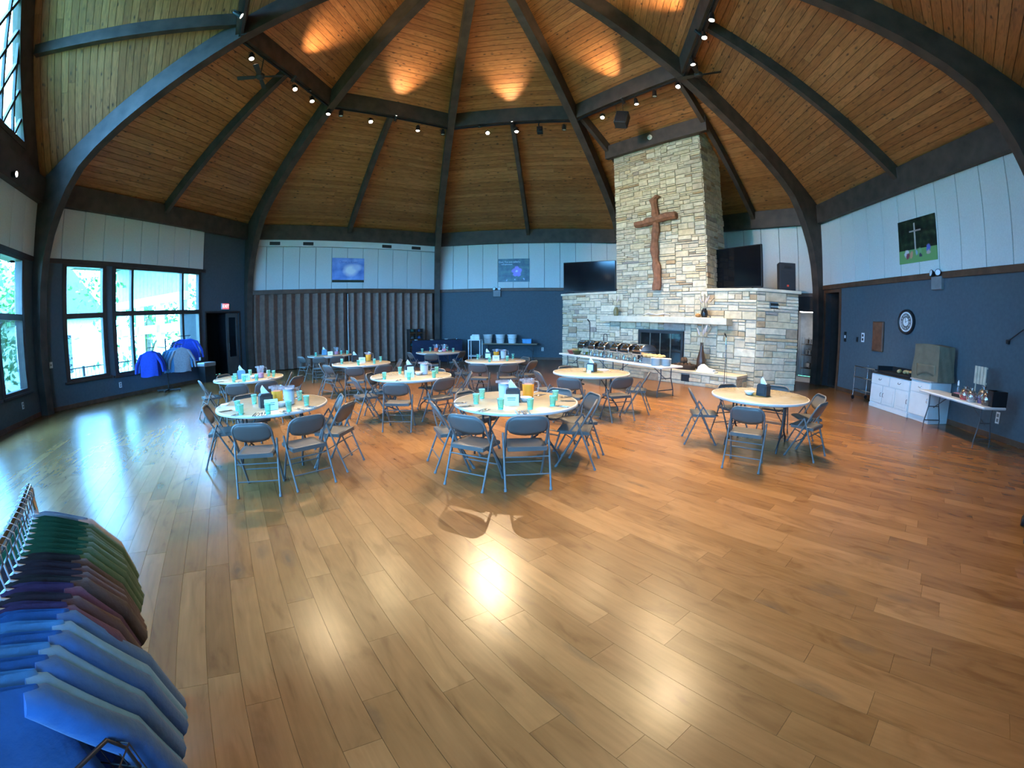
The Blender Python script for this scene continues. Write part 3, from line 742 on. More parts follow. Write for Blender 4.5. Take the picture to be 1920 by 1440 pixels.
def plate(i, u, z, w, h, name, label, cat, m_=M_WHITE, slots=2, m2=None):
    t = thing(name, label, cat, wp(i, u, 0, z), wrot(i))
    mb = MB(); mb.cbox(-w/2, w/2, -0.012, 0, -h/2, h/2, 0.003); mb.obj('cover_plate', m_, t)
    for k in range(slots):
        zz = (k - (slots-1)/2)*h*0.42; mb = MB(); mb.cbox(-w*0.27, w*0.27, -0.018, -0.010, zz-h*0.14, zz+h*0.14, 0.003); mb.obj('socket' if cat == 'outlet' else 'insert', m2 or M_GREYP, t)
plate(2, 5.0, 0.48, 0.10, 0.16, 'wall_outlet', 'white wall outlet on the blue wall beside the fireplace', 'outlet')
plate(0, 2.66, 0.38, 0.10, 0.16, 'wall_outlet', 'white wall outlet below the window by the clothes rack', 'outlet')
plate(0, 0.40, 1.22, 0.10, 0.16, 'light_switch', 'pale switch plate between arched beam and first window', 'switch', M_WHITE, 1)
plate(7, 7.6, 0.42, 0.10, 0.16, 'wall_outlet', 'white wall outlet at the picture edge under the window', 'outlet')
plate(4, 7.43, 0.42, 0.10, 0.22, 'wall_outlet', 'white wall outlet under the folding table with wrapped gifts', 'outlet')
plate(4, 1.49, 1.65, 0.13, 0.30, 'wall_sign', 'small black door sign with white figure', 'sign', M_BLACK, 1, M_WHITE)
plate(4, 2.42, 1.67, 0.14, 0.26, 'light_switch', 'white double switch plate next to the wooden plaque', 'switch', M_WHITE, 2, M_BLACK)
plate(4, 2.14, 1.60, 0.10, 0.14, 'thermostat', 'small black thermostat box left of white switch plate', 'thermostat', M_BLACK, 1, M_BLACK)
plate(1, 7.85, 3.52, 0.14, 0.14, 'wall_sensor', 'small white sensor box on the panels near the vents', 'sensor', M_WHITE, 1, M_WHITE)
plate(4, 0.95, 4.21, 0.16, 0.2, 'fire_alarm', 'red fire alarm strobe on the pale panels', 'alarm', M_REDP, 1, M_WHITE)
pq = thing('wall_plaque', 'plain brown wooden plaque hung beside the clock', 'plaque', wp(4, 3.17, 0, 1.33), wrot(4))
mb = MB(); mb.cbox(-0.24, 0.24, -0.06, 0, 0, 0.80, 0.012); mb.obj('board', M_TRIM, pq); mb = MB(); mb.cbox(-0.21, 0.21, -0.068, -0.058, 0.03, 0.77, 0.006); mb.obj('face_panel', mat('plaque_wood', (0.16,0.065,0.035), 0.45, var=0.3, scale=8), pq)
ck = thing('wall_clock', 'round black-framed wall clock with roman numerals', 'clock', wp(4, 4.35, 0, 2.14), wrot(4))
Mx = Matrix.Rotation(pi/2, 4, 'X')
mb = MB(); mb.lathe([(0,0.0),(0.30,0.0),(0.31,0.03),(0.30,0.09),(0.27,0.10),(0.245,0.07),(0.0,0.07)], 40, Mx); mb.obj('case', M_BLACK, ck, True)
mb = MB(); mb.lathe([(0,0.074),(0.243,0.072),(0.243,0.069),(0,0.069)], 40, Mx); fc = mb.obj('dial', mat('clock_dial', (0.72,0.72,0.70), 0.5), ck)
mb = MB(); mb.lathe([(0.105,0.0745),(0.205,0.0745),(0.205,0.0735),(0.105,0.0735),(0.105,0.0745)], 40, Mx); mb.obj('numeral_band', mat('clock_band', (0.12,0.11,0.10), 0.5), fc)
for k, s in enumerate(['XII','I','II','III','IIII','V','VI','VII','VIII','IX','X','XI']):
    me = text_mesh(s, 0.07, 0.001); me.materials.clear(); me.materials.append(M_WHITE); an = -k*pi/6
    o = place('numeral', me, fc); o.matrix_basis = Matrix.Rotation(pi/2, 4, 'X') @ Matrix.Rotation(an, 4, 'Z') @ Matrix.Translation((0, 0.155, 0.077))
for nm, ln, w, an in (('hour_hand', 0.10, 0.012, radians(12)), ('minute_hand', 0.16, 0.008, radians(-70))):
    mb = MB(); mb.box(-w/2, w/2, -0.03, ln, 0.078, 0.081); o = mb.obj(nm, M_BLACK, fc); o.matrix_basis = Matrix.Rotation(pi/2, 4, 'X') @ Matrix.Rotation(an, 4, 'Z')
hk = thing('wall_rod', 'thin dark rod slanting up the clock wall', 'rod', wp(4, 7.5, 0.02, 1.85), wrot(4))
mb = MB(); mb.tube([(0,-0.05,0),(0.36,-0.12,0.2),(0.72,-0.2,0.38)], 0.012); mb.obj('rod', M_BLACK, hk, True); mb = MB(); mb.cbox(-0.03,0.03,-0.06,0.02,-0.04,0.04,0.005); mb.obj('bracket', M_BLACK, hk)

# ================================================================== FIREPLACE
M_MORTAR = mat('mortar_grey', (0.33,0.32,0.29), 0.95, var=0.15, scale=20, bump=0.3)
def stone_mat():
    m = bpy.data.materials.new('limestone'); m.use_nodes = True; nt = m.node_tree; b = nt.nodes['Principled BSDF']; L = nt.links
    uv = nd(nt, 'ShaderNodeUVMap'); sp = nd(nt, 'ShaderNodeSeparateXYZ'); L.new(uv.outputs[0], sp.inputs[0])
    dv = nd(nt, 'ShaderNodeMath', operation='DIVIDE'); dv.inputs[1].default_value = 20.0; L.new(sp.outputs[0], dv.inputs[0])
    fl_ = nd(nt, 'ShaderNodeMath', operation='FLOOR'); L.new(dv.outputs[0], fl_.inputs[0])
    wn = nd(nt, 'ShaderNodeTexWhiteNoise', noise_dimensions='1D'); L.new(fl_.outputs[0], wn.inputs['W'])
    tone = ramp(nt, [(0.0, (0.60,0.53,0.38)), (0.25, (0.68,0.62,0.48)), (0.45, (0.53,0.47,0.36)), (0.62, (0.62,0.53,0.35)), (0.80, (0.50,0.45,0.36)), (0.92, (0.55,0.42,0.25)), (0.97, (0.40,0.28,0.16)), (1.0, (0.33,0.31,0.29))])
    L.new(wn.outputs['Value'], tone.inputs[0])
    n1 = nd(nt, 'ShaderNodeTexNoise'); n1.inputs['Scale'].default_value = 7; n1.inputs['Detail'].default_value = 7; L.new(uv.outputs[0], n1.inputs['Vector'])
    g = ramp(nt, [(0.3, (0.72,0.70,0.66)), (0.7, (1.12,1.1,1.06))]); L.new(n1.outputs['Fac'], g.inputs[0])
    mul = nd(nt, 'ShaderNodeMixRGB', blend_type='MULTIPLY'); mul.inputs[0].default_value = 1; L.new(tone.outputs[0], mul.inputs[1]); L.new(g.outputs[0], mul.inputs[2]); L.new(mul.outputs[0], b.inputs['Base Color'])
    b.inputs['Roughness'].default_value = 0.9
    bp = nd(nt, 'ShaderNodeBump'); bp.inputs['Strength'].default_value = 0.6; bp.inputs['Distance'].default_value = 0.02; L.new(n1.outputs['Fac'], bp.inputs['Height']); L.new(bp.outputs[0], b.inputs['Normal'])
    return m
M_STONE = stone_mat()
fp = thing('fireplace', 'tall random-ashlar limestone fireplace with chimney rising to the roof', 'fireplace', wp(3, 4.2, 3.0, 0), 0)
FI = fp.matrix_basis.inverted(); FI = Matrix.Translation(-Vector(wp(3, 4.2, 3.0, 0)))
FM = FI @ WM(3)
NF = 3.5; ZL = 2.76
FX0, FX1, FZ0, FZ1 = 3.42, 5.14, 0.40, 1.50
core = MB()
core.prism([(-0.40,NF-0.03),(FX0,NF-0.03),(FX0,2.2),(-0.2,2.2)], 0, ZL, FM); core.prism([(FX1,NF-0.03),(7.60,NF-0.03),(8.60,2.62),(8.3,1.9),(FX1,2.2)], 0, ZL, FM)
core.box(FX0, FX1, 2.2, NF-0.03, FZ1, ZL, FM); core.box(FX0, FX1, 2.2, NF-0.03, 0, FZ0, FM); core.box(FX0, FX1, 2.2, 2.8, FZ0, FZ1, FM)
core.box(2.42, 5.95, 2.22, NF-0.03, ZL, 8.25, FM)
core.box(1.3, 7.38, NF-0.05, 4.27, 0, 0.33, FM)
core.obj('mortar_core', M_MORTAR, fp)
stones = []
_sid = [0]
def ashlar(P0, X, N, w, h, cw=0.1, ch=0.072, hole=None, smax=(8, 3), weights=None):
    nx, ny = max(1, round(w/cw)), max(1, round(h/ch)); cw, ch = w/nx, h/ny
    used = [[False]*nx for _ in range(ny)]
    if hole:
        for j in range(ny):
            for i in range(nx):
                x, z = (i+.5)*cw, (j+.5)*ch
                if hole[0] < x < hole[1] and hole[2] < z < hole[3]: used[j][i] = True
    for j in range(ny):
        for i in range(nx):
            if used[j][i]: continue
            hh = random.choices((1,2,3), weights or (5,6,2))[0]; ww = random.choice((2,2,3,3,4,5,6,7)) if hh < 3 else random.choice((3,4,5,6))
            if hh == 2 and random.random() < 0.25: ww = 2
            a = 0
            while a < ww and i+a < nx and not used[j][i+a]: a += 1
            ww = a; b = 0
            while b < hh and j+b < ny and not any(used[j+b][i+k] for k in range(ww)): b += 1
            hh = max(1, b)
            # swallow one-cell leftovers
            if i+ww < nx and not used[j][i+ww] and (i+ww+1 >= nx or used[j][i+ww+1]):
                if not any(used[j+q][i+ww] for q in range(hh)): ww += 1
            for q in range(hh):
                for k in range(ww): used[j+q][i+k] = True
            stones.append((P0 + X*(i*cw) + UPV*(j*ch), X, N, ww*cw, hh*ch, random.uniform(0.0, 0.035)))
_, U3, N3 = wall_axes(3)
ashlar(wp(3,-0.42,NF-0.035,0.0), U3, N3, 8.04, ZL, hole=(FX0+0.42-0.02, FX1+0.42+0.02, FZ0-0.02, FZ1+0.02), cw=0.115, ch=0.082)
ashlar(wp(3,2.40,NF-0.035,ZL+0.0), U3, N3, 3.57, 8.15-ZL, cw=0.125, ch=0.068, weights=(7,5,1))
sd = (wp(3,8.62,2.62,0) - wp(3,7.62,NF,0)); sl_ = sd.length; sd.normalize(); sn = Vector((sd.y, -sd.x, 0)); sn = sn if sn.dot(N3) > 0 else -sn
ashlar(wp(3,7.62,NF,0) - sn*0.035, sd, sn, sl_, ZL, cw=0.13, ch=0.092, hole=(0.45, 0.72, 2.28, 2.5))
ashlar(wp(3,5.935,NF,ZL), -N3, U3, 1.28, 8.1-ZL, cw=0.12, ch=0.072)
ashlar(wp(3,1.28,4.235,0), U3, N3, 6.12, 0.33, cw=0.14, ch=0.11, hole=(4.30, 4.62, 0.08, 0.3))
ashlar(wp(3,7.345,4.28,0), -N3, U3, 0.75, 0.33, cw=0.14, ch=0.11)
def stone(m_, P, X, N, w, h, d):
    _sid[0] += 1; ox = 20.0*((_sid[0]*137) % 499) + 2 + random.random()*12; oy = random.random()*50
    g = 0.007; jt = lambda: random.uniform(-0.006, 0.006); ins = 0.012; D = 0.04 + d
    pts = [(g,g),(w-g,g),(w-g,h-g),(g,h-g)]
    cc = [(ins+g,ins+g),(w-g-ins,ins+g),(w-g-ins,h-g-ins),(ins+g,h-g-ins)]
    v = [P + X*a + UPV*b for a, b in pts] + [P + X*(a+jt()) + UPV*(b+jt()) + N*(D*0.75) for a, b in pts] + [P + X*(a+jt()) + UPV*(b+jt()) + N*(D+jt()) for a, b in cc]
    uv = [(ox+a, oy+b) for a, b in pts]*2 + [(ox+a, oy+b) for a, b in cc]
    f = [(3,2,1,0),(8,9,10,11)]
    for k in range(4):
        k2 = (k+1) % 4; f += [(k,k2,k2+4,k+4), (k+4,k2+4,k2+8,k+8)]
    m_.add([FI @ q for q in v], f, None, uv)
items = [(shown_size([P, P+X*w, P+X*w+UPV*h, P+UPV*h]) if max(shown_size([P, P+X*w, P+X*w+UPV*h, P+UPV*h]), 0) else 0, (P, X, N, w, h, d)) for P, X, N, w, h, d in stones]
spread_boards(fp, 'stone', items, stone, M_STONE)
M_SLAB = mat('mantel_limestone', (0.56,0.52,0.40), 0.85, var=0.12, scale=4, bump=0.5, bscale=14)
def slab(name, poly, z0, z1, m_=M_SLAB):
    mb = MB(); mb.prism(poly, z0, z1, FM); o = mb.obj(name, m_, fp)
    bv = o.modifiers.new('edge', 'BEVEL'); bv.width = 0.015; bv.segments = 2; return o
slab('mantel', [(1.92,NF-0.02),(1.95,3.90),(3.4,3.94),(5.2,3.92),(6.86,3.95),(6.86,NF-0.02)], 1.77, 1.965)
slab('hearth_slab', [(1.25,NF-0.02),(1.25,4.31),(4.0,4.34),(7.42,4.31),(7.42,NF-0.02)], 0.33, 0.41)
slab('ledge', [(-0.48,NF+0.05),(2.40,NF+0.05),(2.40,2.2),(-0.25,2.15)], ZL, ZL+0.085); slab('ledge', [(5.98,NF+0.05),(7.66,NF+0.05),(8.72,2.64),(8.35,1.85),(5.98,2.2)], ZL, ZL+0.085)
M_SOOT = mat('firebox_soot', (0.012,0.011,0.010), 0.9)
mb = MB(); mb.box(FX0+0.02, FX1-0.02, 2.8, 2.84, FZ0, FZ1, FM); mb.obj('firebox', M_SOOT, fp)
M_FGL = mat('firebox_glass', (0.010,0.012,0.013), 0.05, var=0.1)
mb = MB()
for a, b, c, d in ((FX0-0.03,FX1+0.03,FZ1-0.07,FZ1+0.03), (FX0-0.03,FX1+0.03,FZ0,FZ0+0.06), (FX0-0.03,FX0+0.05,FZ0,FZ1), (FX1-0.05,FX1+0.03,FZ0,FZ1)): mb.box(a, b, NF-0.02, NF+0.05, c, d, FM)
gf = mb.obj('firebox_frame', M_BLACK, fp)
M_BRASS = mat('dull_brass', (0.22,0.19,0.15), 0.4, metal=0.8)
for k in range(4):
    w = (FX1-FX0-0.1)/4; a = FX0+0.05+k*w
    mb = MB(); mb.box(a+0.012, a+w-0.012, NF-0.01, NF+0.01, FZ0+0.06, FZ1-0.07, FM); o = mb.obj('glass_door', M_FGL, fp)
    mb = MB(); mb.box(a-0.014, a+0.014, NF, NF+0.03, FZ0+0.06, FZ1-0.07, FM); mb.obj('door_rail', M_BRASS, o)
mb = MB(); mb.box(5.60, 5.88, 4.24, 4.29, 0.09, 0.29, FM); mb.obj('air_grille', M_BLACK, fp)
for zz in (2.30, 2.42):
    pp = wp(3,7.62,NF,0) + sd*0.58
    mb = MB(); mb.beam(FI @ (pp - sd*0.14 - sn*0.02 + UPV*zz), FI @ (pp + sd*0.14 - sn*0.02 + UPV*zz), 0.06, 0.07); mb.obj('vent_slot', M_SOOT, fp)
# cross of rough timber
cr = thing('wooden_cross', 'rough-hewn wooden cross mounted on the stone chimney', 'cross', wp(3, 4.19, NF+0.06, 2.82), wrot(3))
M_CROSS = mat('cross_timber', (0.22,0.095,0.048), 0.7, var=0.35, scale=7, bump=0.6, bscale=18)
def rough_post(axis, pts, dep):
    """pts: (pos, centre offset, half width) along the axis"""
    v = []; f = []; n_ = len(pts)
    for p, c, h in pts:
        for (a, y) in ((-h, 0.0), (-h*1.05, -dep*0.6), (-h*0.5, -dep), (h*0.5, -dep*1.03), (h*1.05, -dep*0.55), (h, 0.0)):
            v.append((c+a, y, p) if axis == 'z' else (p, y, c+a))
    for k in range(n_-1):
        for j in range(6): f.append((k*6+j, k*6+(j+1) % 6, (k+1)*6+(j+1) % 6, (k+1)*6+j))
    f += [tuple(range(6)), tuple(range((n_-1)*6, n_*6))]
    mb = MB(); mb.add(v, f); return mb
random.seed(5)
rough_post('z', [(k*0.16, -0.03+0.05*sin(k*0.55)+(0.02 if k > 16 else 0), 0.125+0.022*sin(k*1.7)+random.uniform(-0.01,0.012)) for k in range(20)] + [(3.12, 0.10, 0.12), (3.16, 0.11, 0.05)], 0.15).obj('upright', M_CROSS, cr)
rough_post('x', [(-0.80, 2.26, 0.10), (-0.62, 2.26, 0.105), (-0.45, 2.27, 0.10), (-0.36, 2.30, 0.135), (-0.2, 2.31, 0.12), (0.0, 2.33, 0.13), (0.2, 2.36, 0.12), (0.45, 2.39, 0.125), (0.65, 2.39, 0.115), (0.80, 2.38, 0.12), (0.84, 2.37, 0.07)], 0.19).obj('crossbar', M_CROSS, cr)
random.seed(11)
sm = thing('smoke_detector', 'white round smoke detector on the beam above chimney', 'smoke detector', wp(3, 4.25, 3.745, zz0 := Z_CE+3.55*SLOPE-0.24), wrot(3))
mb = MB(); mb.lathe([(0,0.05),(0.06,0.05),(0.09,0.03),(0.095,0.0),(0,0.0)], 20, Matrix.Rotation(pi/2, 4, 'X')); mb.obj('casing', M_WHITE, sm, True); mb = MB(); mb.lathe([(0.03,0.055),(0.05,0.052),(0.05,0.048),(0.03,0.048)], 16, Matrix.Rotation(pi/2, 4, 'X')); mb.obj('sensor_grille', M_GREYP, sm)

# ---- televisions and loudspeaker on the ledges
M_SCREEN = mat('tv_screen', (0.004,0.005,0.007), 0.10, var=0.1)
def tv(pl, pr, z0, h, label):
    pl, pr = Vector(pl), Vector(pr); c = (pl+pr)/2; d = pr-pl; w = d.length/2
    t = thing('television', label, 'television', (c.x, c.y, z0), atan2(d.y, d.x))
    mb = MB(); mb.cbox(-w, w, -0.03, 0.05, 0.06, 0.06+h, 0.012); b = mb.obj('bezel', M_BLACK, t)
    mb = MB(); mb.box(-w+0.025, w-0.025, -0.033, -0.028, 0.09, 0.06+h-0.022); mb.obj('screen', M_SCREEN, t)
    for s in (-1, 1):
        mb = MB(); mb.box(s*w*0.6-0.03, s*w*0.6+0.03, -0.18, 0.18, 0.0, 0.02); mb.box(s*w*0.6-0.02, s*w*0.6+0.02, -0.02, 0.03, 0.02, 0.1); mb.obj('foot', M_BLACK, t)
    return t
def at_dist(x, y, d):
    r = ray(x, y); k = d/hypot(r.x, r.y); return Vector((r.x*k, r.y*k, 0))
tl, tr = atz(1057, 548.5, 2.905), atz(1155, 547, 2.905)
tv(tl, tr, ZL+0.085, 1.20, 'large black television on the stone ledge beside blue wall')
tl2, tr2 = atz(1341, 541.5, 2.905), atz(1430, 538, 2.905)
tv(tl2, tr2, ZL+0.085, 1.24, 'large dark television angled on the ledge behind the chimney corner')
sp_ = atz(1473, 545, 2.85); print('TV', tl, tr, (tr-tl).length, tl2, tr2, (tr2-tl2).length, 'SPK', sp_, [(round((q-wall_axes(3)[0]).dot(U3),2), round((q-wall_axes(3)[0]).dot(N3),2)) for q in (tl,tr,tl2,tr2,sp_)])
lsp = thing('loudspeaker', 'black loudspeaker box with small red badge on stone ledge', 'speaker', (sp_.x, sp_.y, ZL+0.085), wrot(3)+radians(35))
M_SPK = mat('speaker_black', (0.02,0.022,0.026), 0.6, bump=0.3, bscale=200)
mb = MB(); mb.prism([(-0.25,-0.22),(0.25,-0.22),(0.2,0.2),(-0.2,0.2)], 0, 0.78); bx = mb.obj('cabinet', M_SPK, lsp)
mb = MB(); mb.cbox(-0.225, 0.225, -0.235, -0.222, 0.03, 0.56, 0.01); g = mb.obj('grille', mat('speaker_mesh', (0.012,0.013,0.016), 0.5, bump=0.5, bscale=400), lsp)
mb = MB(); mb.prism([(-0.13,0.62),(0.13,0.62),(0.1,0.7),(-0.1,0.7)], 0.218, 0.235, Matrix.Rotation(pi/2, 4, 'X')); mb.obj('horn', M_BLACK, lsp)
mb = MB(); mb.box(-0.03, 0.03, -0.24, -0.234, 0.10, 0.155); mb.obj('badge', mat('badge_red', (0.6,0.06,0.03), 0.4), lsp)
# ---- things on the mantel and hearth
M_STEM = mat('dried_stem', (0.42,0.33,0.22), 0.9); M_PLUME = mat('pampas_plume', (0.70,0.60,0.55), 0.95, var=0.2, bump=0.6, bscale=60)
def vase(loc, prof, m_, label, stems, plume, group=None, sh=0.35):
    t = thing('vase', label, 'vase', loc, 0)
    mb = MB(); mb.lathe(prof, 18); mb.obj('body', m_, t, True)
    top = prof[-1][1] if prof[-1][0] > 0 else prof[-2][1]; top = max(z for r, z in prof)
    for k in range(stems):
        an = k*2.4; lean = 0.06+0.10*(k % 3); h = sh*(0.75+0.1*(k % 4))
        p0 = Vector((0,0,top*0.6)); p1 = Vector((cos(an)*lean*0.4, sin(an)*lean*0.4, top+h*0.4)); p2 = Vector((cos(an)*lean, sin(an)*lean, top+h))
        mb = MB(); mb.tube([p0, p1, p2], [0.006,0.005,0.004], 5); s = mb.obj('stem', M_STEM, t)
        mb = MB(); mb.tube([p1.lerp(p2, .3), p1.lerp(p2, .6), p2, p2+(p2-p1)*.25], [0.008,plume,plume*.8,0.004], 7); mb.obj('plume', M_PLUME if k % 2 == 0 else M_STEM, s, True)
    return t
M_VG = mat('olive_glaze', (0.18,0.15,0.06), 0.3); M_VB = mat('black_glaze', (0.015,0.014,0.014), 0.25); M_VBR = mat('brown_bottle', (0.06,0.035,0.022), 0.25)
def onmantel(x, y, n=3.75): 
    u_, z_ = onwall(3, x, y, n); return wp(3, u_, n, 1.965)
vase(onmantel(1155, 588), [(0,0),(0.07,0),(0.095,0.08),(0.09,0.2),(0.06,0.27),(0.055,0.3),(0.045,0.28),(0,0.1)], M_VG, 'squat olive vase with dried stems at mantel end by television', 4, 0.018)
vase(onmantel(1321, 594), [(0,0),(0.08,0),(0.11,0.1),(0.09,0.2),(0.06,0.25),(0.065,0.27),(0.05,0.26),(0,0.1)], M_VB, 'black vase with pink dried plumes on stone mantel', 8, 0.024)
an_ = thing('antler_branch', 'pale driftwood branch lying along the mantel centre', 'driftwood', onmantel(1232, 589), wrot(3))
M_DRIFT = mat('driftwood_pale', (0.62,0.55,0.45), 0.8, var=0.2)
mb = MB(); mb.tube([(-0.55,0,0.05),(-0.3,-0.05,0.1),(0,0.0,0.05),(0.3,-0.04,0.09),(0.52,0.0,0.06)], [0.015,0.025,0.03,0.022,0.01], 7); mb.obj('main_branch', M_DRIFT, an_, True)
for k, (a, b) in enumerate((((-0.3,-0.05,0.1),(-0.15,0.05,0.18)), ((0.1,0,0.06),(0.3,0.03,0.15)), ((0.3,-0.04,0.09),(0.42,-0.1,0.14)), ((-0.1,0,0.06),(-0.3,-0.1,0.03)))): mb = MB(); mb.tube([a, b], [0.016,0.006], 6); mb.obj('twig', M_DRIFT, an_, True)
gd = thing('dried_gourd', 'small orange dried bundle beside the black mantel vase', 'dried plant', onmantel(1309, 596), 0)
mb = MB(); mb.ball((0,0,0.06), 0.075, sq=(1.3,1,0.8)); mb.obj('bundle', mat('dried_orange', (0.45,0.20,0.06), 0.9, bump=0.7, bscale=50), gd, True); mb = MB(); mb.tube([(0,0,0.1),(0.03,0,0.16)], 0.008, 5); mb.obj('stem', M_STEM, gd)
def onhearth(x, y, z=0.41): return atz(x, y, z)
vase(wp(3, 6.02, 3.85, 0.41), [(0,0),(0.12,0),(0.15,0.1),(0.14,0.32),(0.06,0.62),(0.045,0.78),(0.055,0.82),(0.04,0.8),(0,0.3)], M_VBR, 'tall brown bottle vase with pampas plumes standing on hearth', 6, 0.03, sh=0.5)
bk_ = thing('twig_basket', 'dark woven tray heaped with pine cones on the hearth', 'basket', wp(3, 5.5, 3.95, 0.41), wrot(3))
M_BASK = mat('dark_wicker', (0.045,0.028,0.02), 0.8, bump=0.7, bscale=60)
mb = MB(); mb.lathe([(0,0.0),(0.34,0.0),(0.42,0.13),(0.40,0.15),(0.33,0.03),(0,0.03)], 24, Matrix.Diagonal((1,0.62,1,1))); mb.obj('tray', M_BASK, bk_, True)
M_CONE = mat('pine_cone', (0.10,0.055,0.03), 0.85, var=0.4, bump=0.9, bscale=70)
for k in range(12):
    an = k*2.39; r = 0.07+0.18*((k*37) % 10)/10; z = 0.1 + (0.16 if k > 8 else 0.0)
    mb = MB(); mb.ball((cos(an)*r*(0.5 if k > 8 else 1), sin(an)*r*0.5, z), 0.085, 8, 6, sq=(0.8,0.8,1.15)); tag(mb.obj('pine_cone', M_CONE, None, True, loc=bk_.location), 'brown pine cone piled in the dark hearth tray', 'pine cone', 'pine cones in the tray')
nk = thing('folded_cloth', 'crumpled white napkin stack lying on the stone hearth', 'cloth', wp(3, 6.35, 4.1, 0.41), wrot(3))
M_NAP = mat('white_napkin', (0.80,0.80,0.79), 0.85, var=0.04)
mb = MB(); mb.prism([(-0.28,-0.07),(0.24,-0.07),(0.26,-0.02),(0.02,0.02),(-0.14,0.12),(-0.24,0.04)], -0.1, 0.1, Matrix.Rotation(pi/2, 4, 'X') @ Matrix.Translation((0,0.1,0))); mb.obj('folds', M_NAP, nk)
mb = MB(); mb.cbox(-0.3, 0.32, -0.13, 0.13, 0.0, 0.04, 0.01); mb.obj('bottom_fold', M_NAP, nk)
def mic_stand(x, y0, x1, y1, label, h):
    P = atz(x1, y1, 0.0)
    return P
def stand(P, h, label, boom=False):
    t = thing('microphone_stand', label, 'stand', P, wrot(3))
    mb = MB(); mb.lathe([(0,0),(0.14,0),(0.14,0.012),(0.03,0.03),(0,0.03)], 18); mb.obj('base', M_BLACK, t, True)
    mb = MB(); mb.tube([(0,0,0.02),(0,0,h)], 0.011, 8); mb.obj('pole', M_CHROME if 'chrome' in label else M_BLACK, t, True)
    mb = MB(); mb.tube([(0,0,h),(0,-0.03,h+0.03),(0,-0.12,h+0.10)], [0.014,0.018,0.024], 8); mb.obj('microphone', M_BLACK, t, True)
    mb = MB(); mb.tube([(0,0.015,h),(0.02,0.03,h*0.5),(0.05,0.1,0.03)], 0.005, 5); mb.obj('cable', M_BLACK, t, True)
stand(wp(3, 7.15, 4.55, 0), 1.45, 'thin chrome microphone stand in front of hearth')
stand(wp(3, 1.55, 4.0, 0), 1.72, 'dark microphone stand behind the buffet table')
tr_ = thing('fireplace_tool_rack', 'black iron fireplace tool rack behind the chafing dishes', 'tool rack', wp(3, 2.3, 4.0, 0.41), wrot(3))
mb = MB(); mb.lathe([(0,0),(0.13,0),(0.13,0.02),(0,0.03)], 16); mb.obj('base', M_BLACK, tr_)
for x in (-0.08, 0.08): mb = MB(); mb.tube([(x,0,0.02),(x,0,0.85)], 0.012, 6); mb.obj('post', M_BLACK, tr_)
mb = MB(); mb.tube([(-0.08,0,0.85),(-0.05,0,0.92),(0.05,0,0.92),(0.08,0,0.85)], 0.012, 6); mb.obj('handle', M_BLACK, tr_)
for x in (-0.03, 0.03): mb = MB(); mb.tube([(x,-0.03,0.15),(x,-0.03,0.8)], 0.008, 6); mb.obj('poker', M_BLACK, tr_)
# ---- kitchen beyond the doorway
kl = thing('kitchen_shelf', 'steel kitchen shelf stacked with pans beyond the bright doorway', 'shelf', wp(3, 8.15, -1.9, 0), wrot(3))
for z in (0.35, 0.85, 1.25): mb = MB(); mb.box(-0.55, 0.55, -0.25, 0.25, z-0.015, z+0.015); mb.obj('shelf_board', M_CHROME, kl)
for x in (-0.53, 0.53):
    for y in (-0.23, 0.23): mb = MB(); mb.tube([(x,y,0),(x,y,1.5)], 0.014, 6); mb.obj('post', M_CHROME, kl)
for k in range(6):
    z = (0.37, 0.87, 1.27)[k % 3]; x = -0.3+0.55*(k//3)
    P = Matrix.Translation(kl.location) @ Matrix.Rotation(wrot(3), 4, 'Z') @ Vector((x,-0.02,z)); t = thing('cooking_pot', 'steel cooking pot on the kitchen shelf', 'pot', P, 0, 'pots on the kitchen shelf')
    mb = MB(); mb.lathe([(0,0),(0.14,0),(0.15,0.16),(0.155,0.17),(0.14,0.165),(0.13,0.01),(0,0.01)], 16); mb.obj('body', M_CHROME, t, True); mb = MB(); mb.lathe([(0.15,0.165),(0.1,0.19),(0.02,0.2),(0.02,0.23),(0,0.23)], 16); mb.obj('lid', M_CHROME, t, True)
kw = thing('ceiling_light', 'bright strip light on the kitchen ceiling past doorway', 'light', wp(3, 8.15, -1.15, 2.42), wrot(3))
mb = MB(); mb.box(-0.5, 0.5, -0.15, 0.15, 0.02, 0.06); mb.obj('housing', M_WHITE, kw); mb = MB(); mb.box(-0.48, 0.48, -0.13, 0.13, 0.0, 0.02); mb.obj('diffuser', mat('kitchen_diffuser', (0.9,0.9,0.9), 0.5, emit=(0.95,0.97,1.0), estr=9.0), kw)
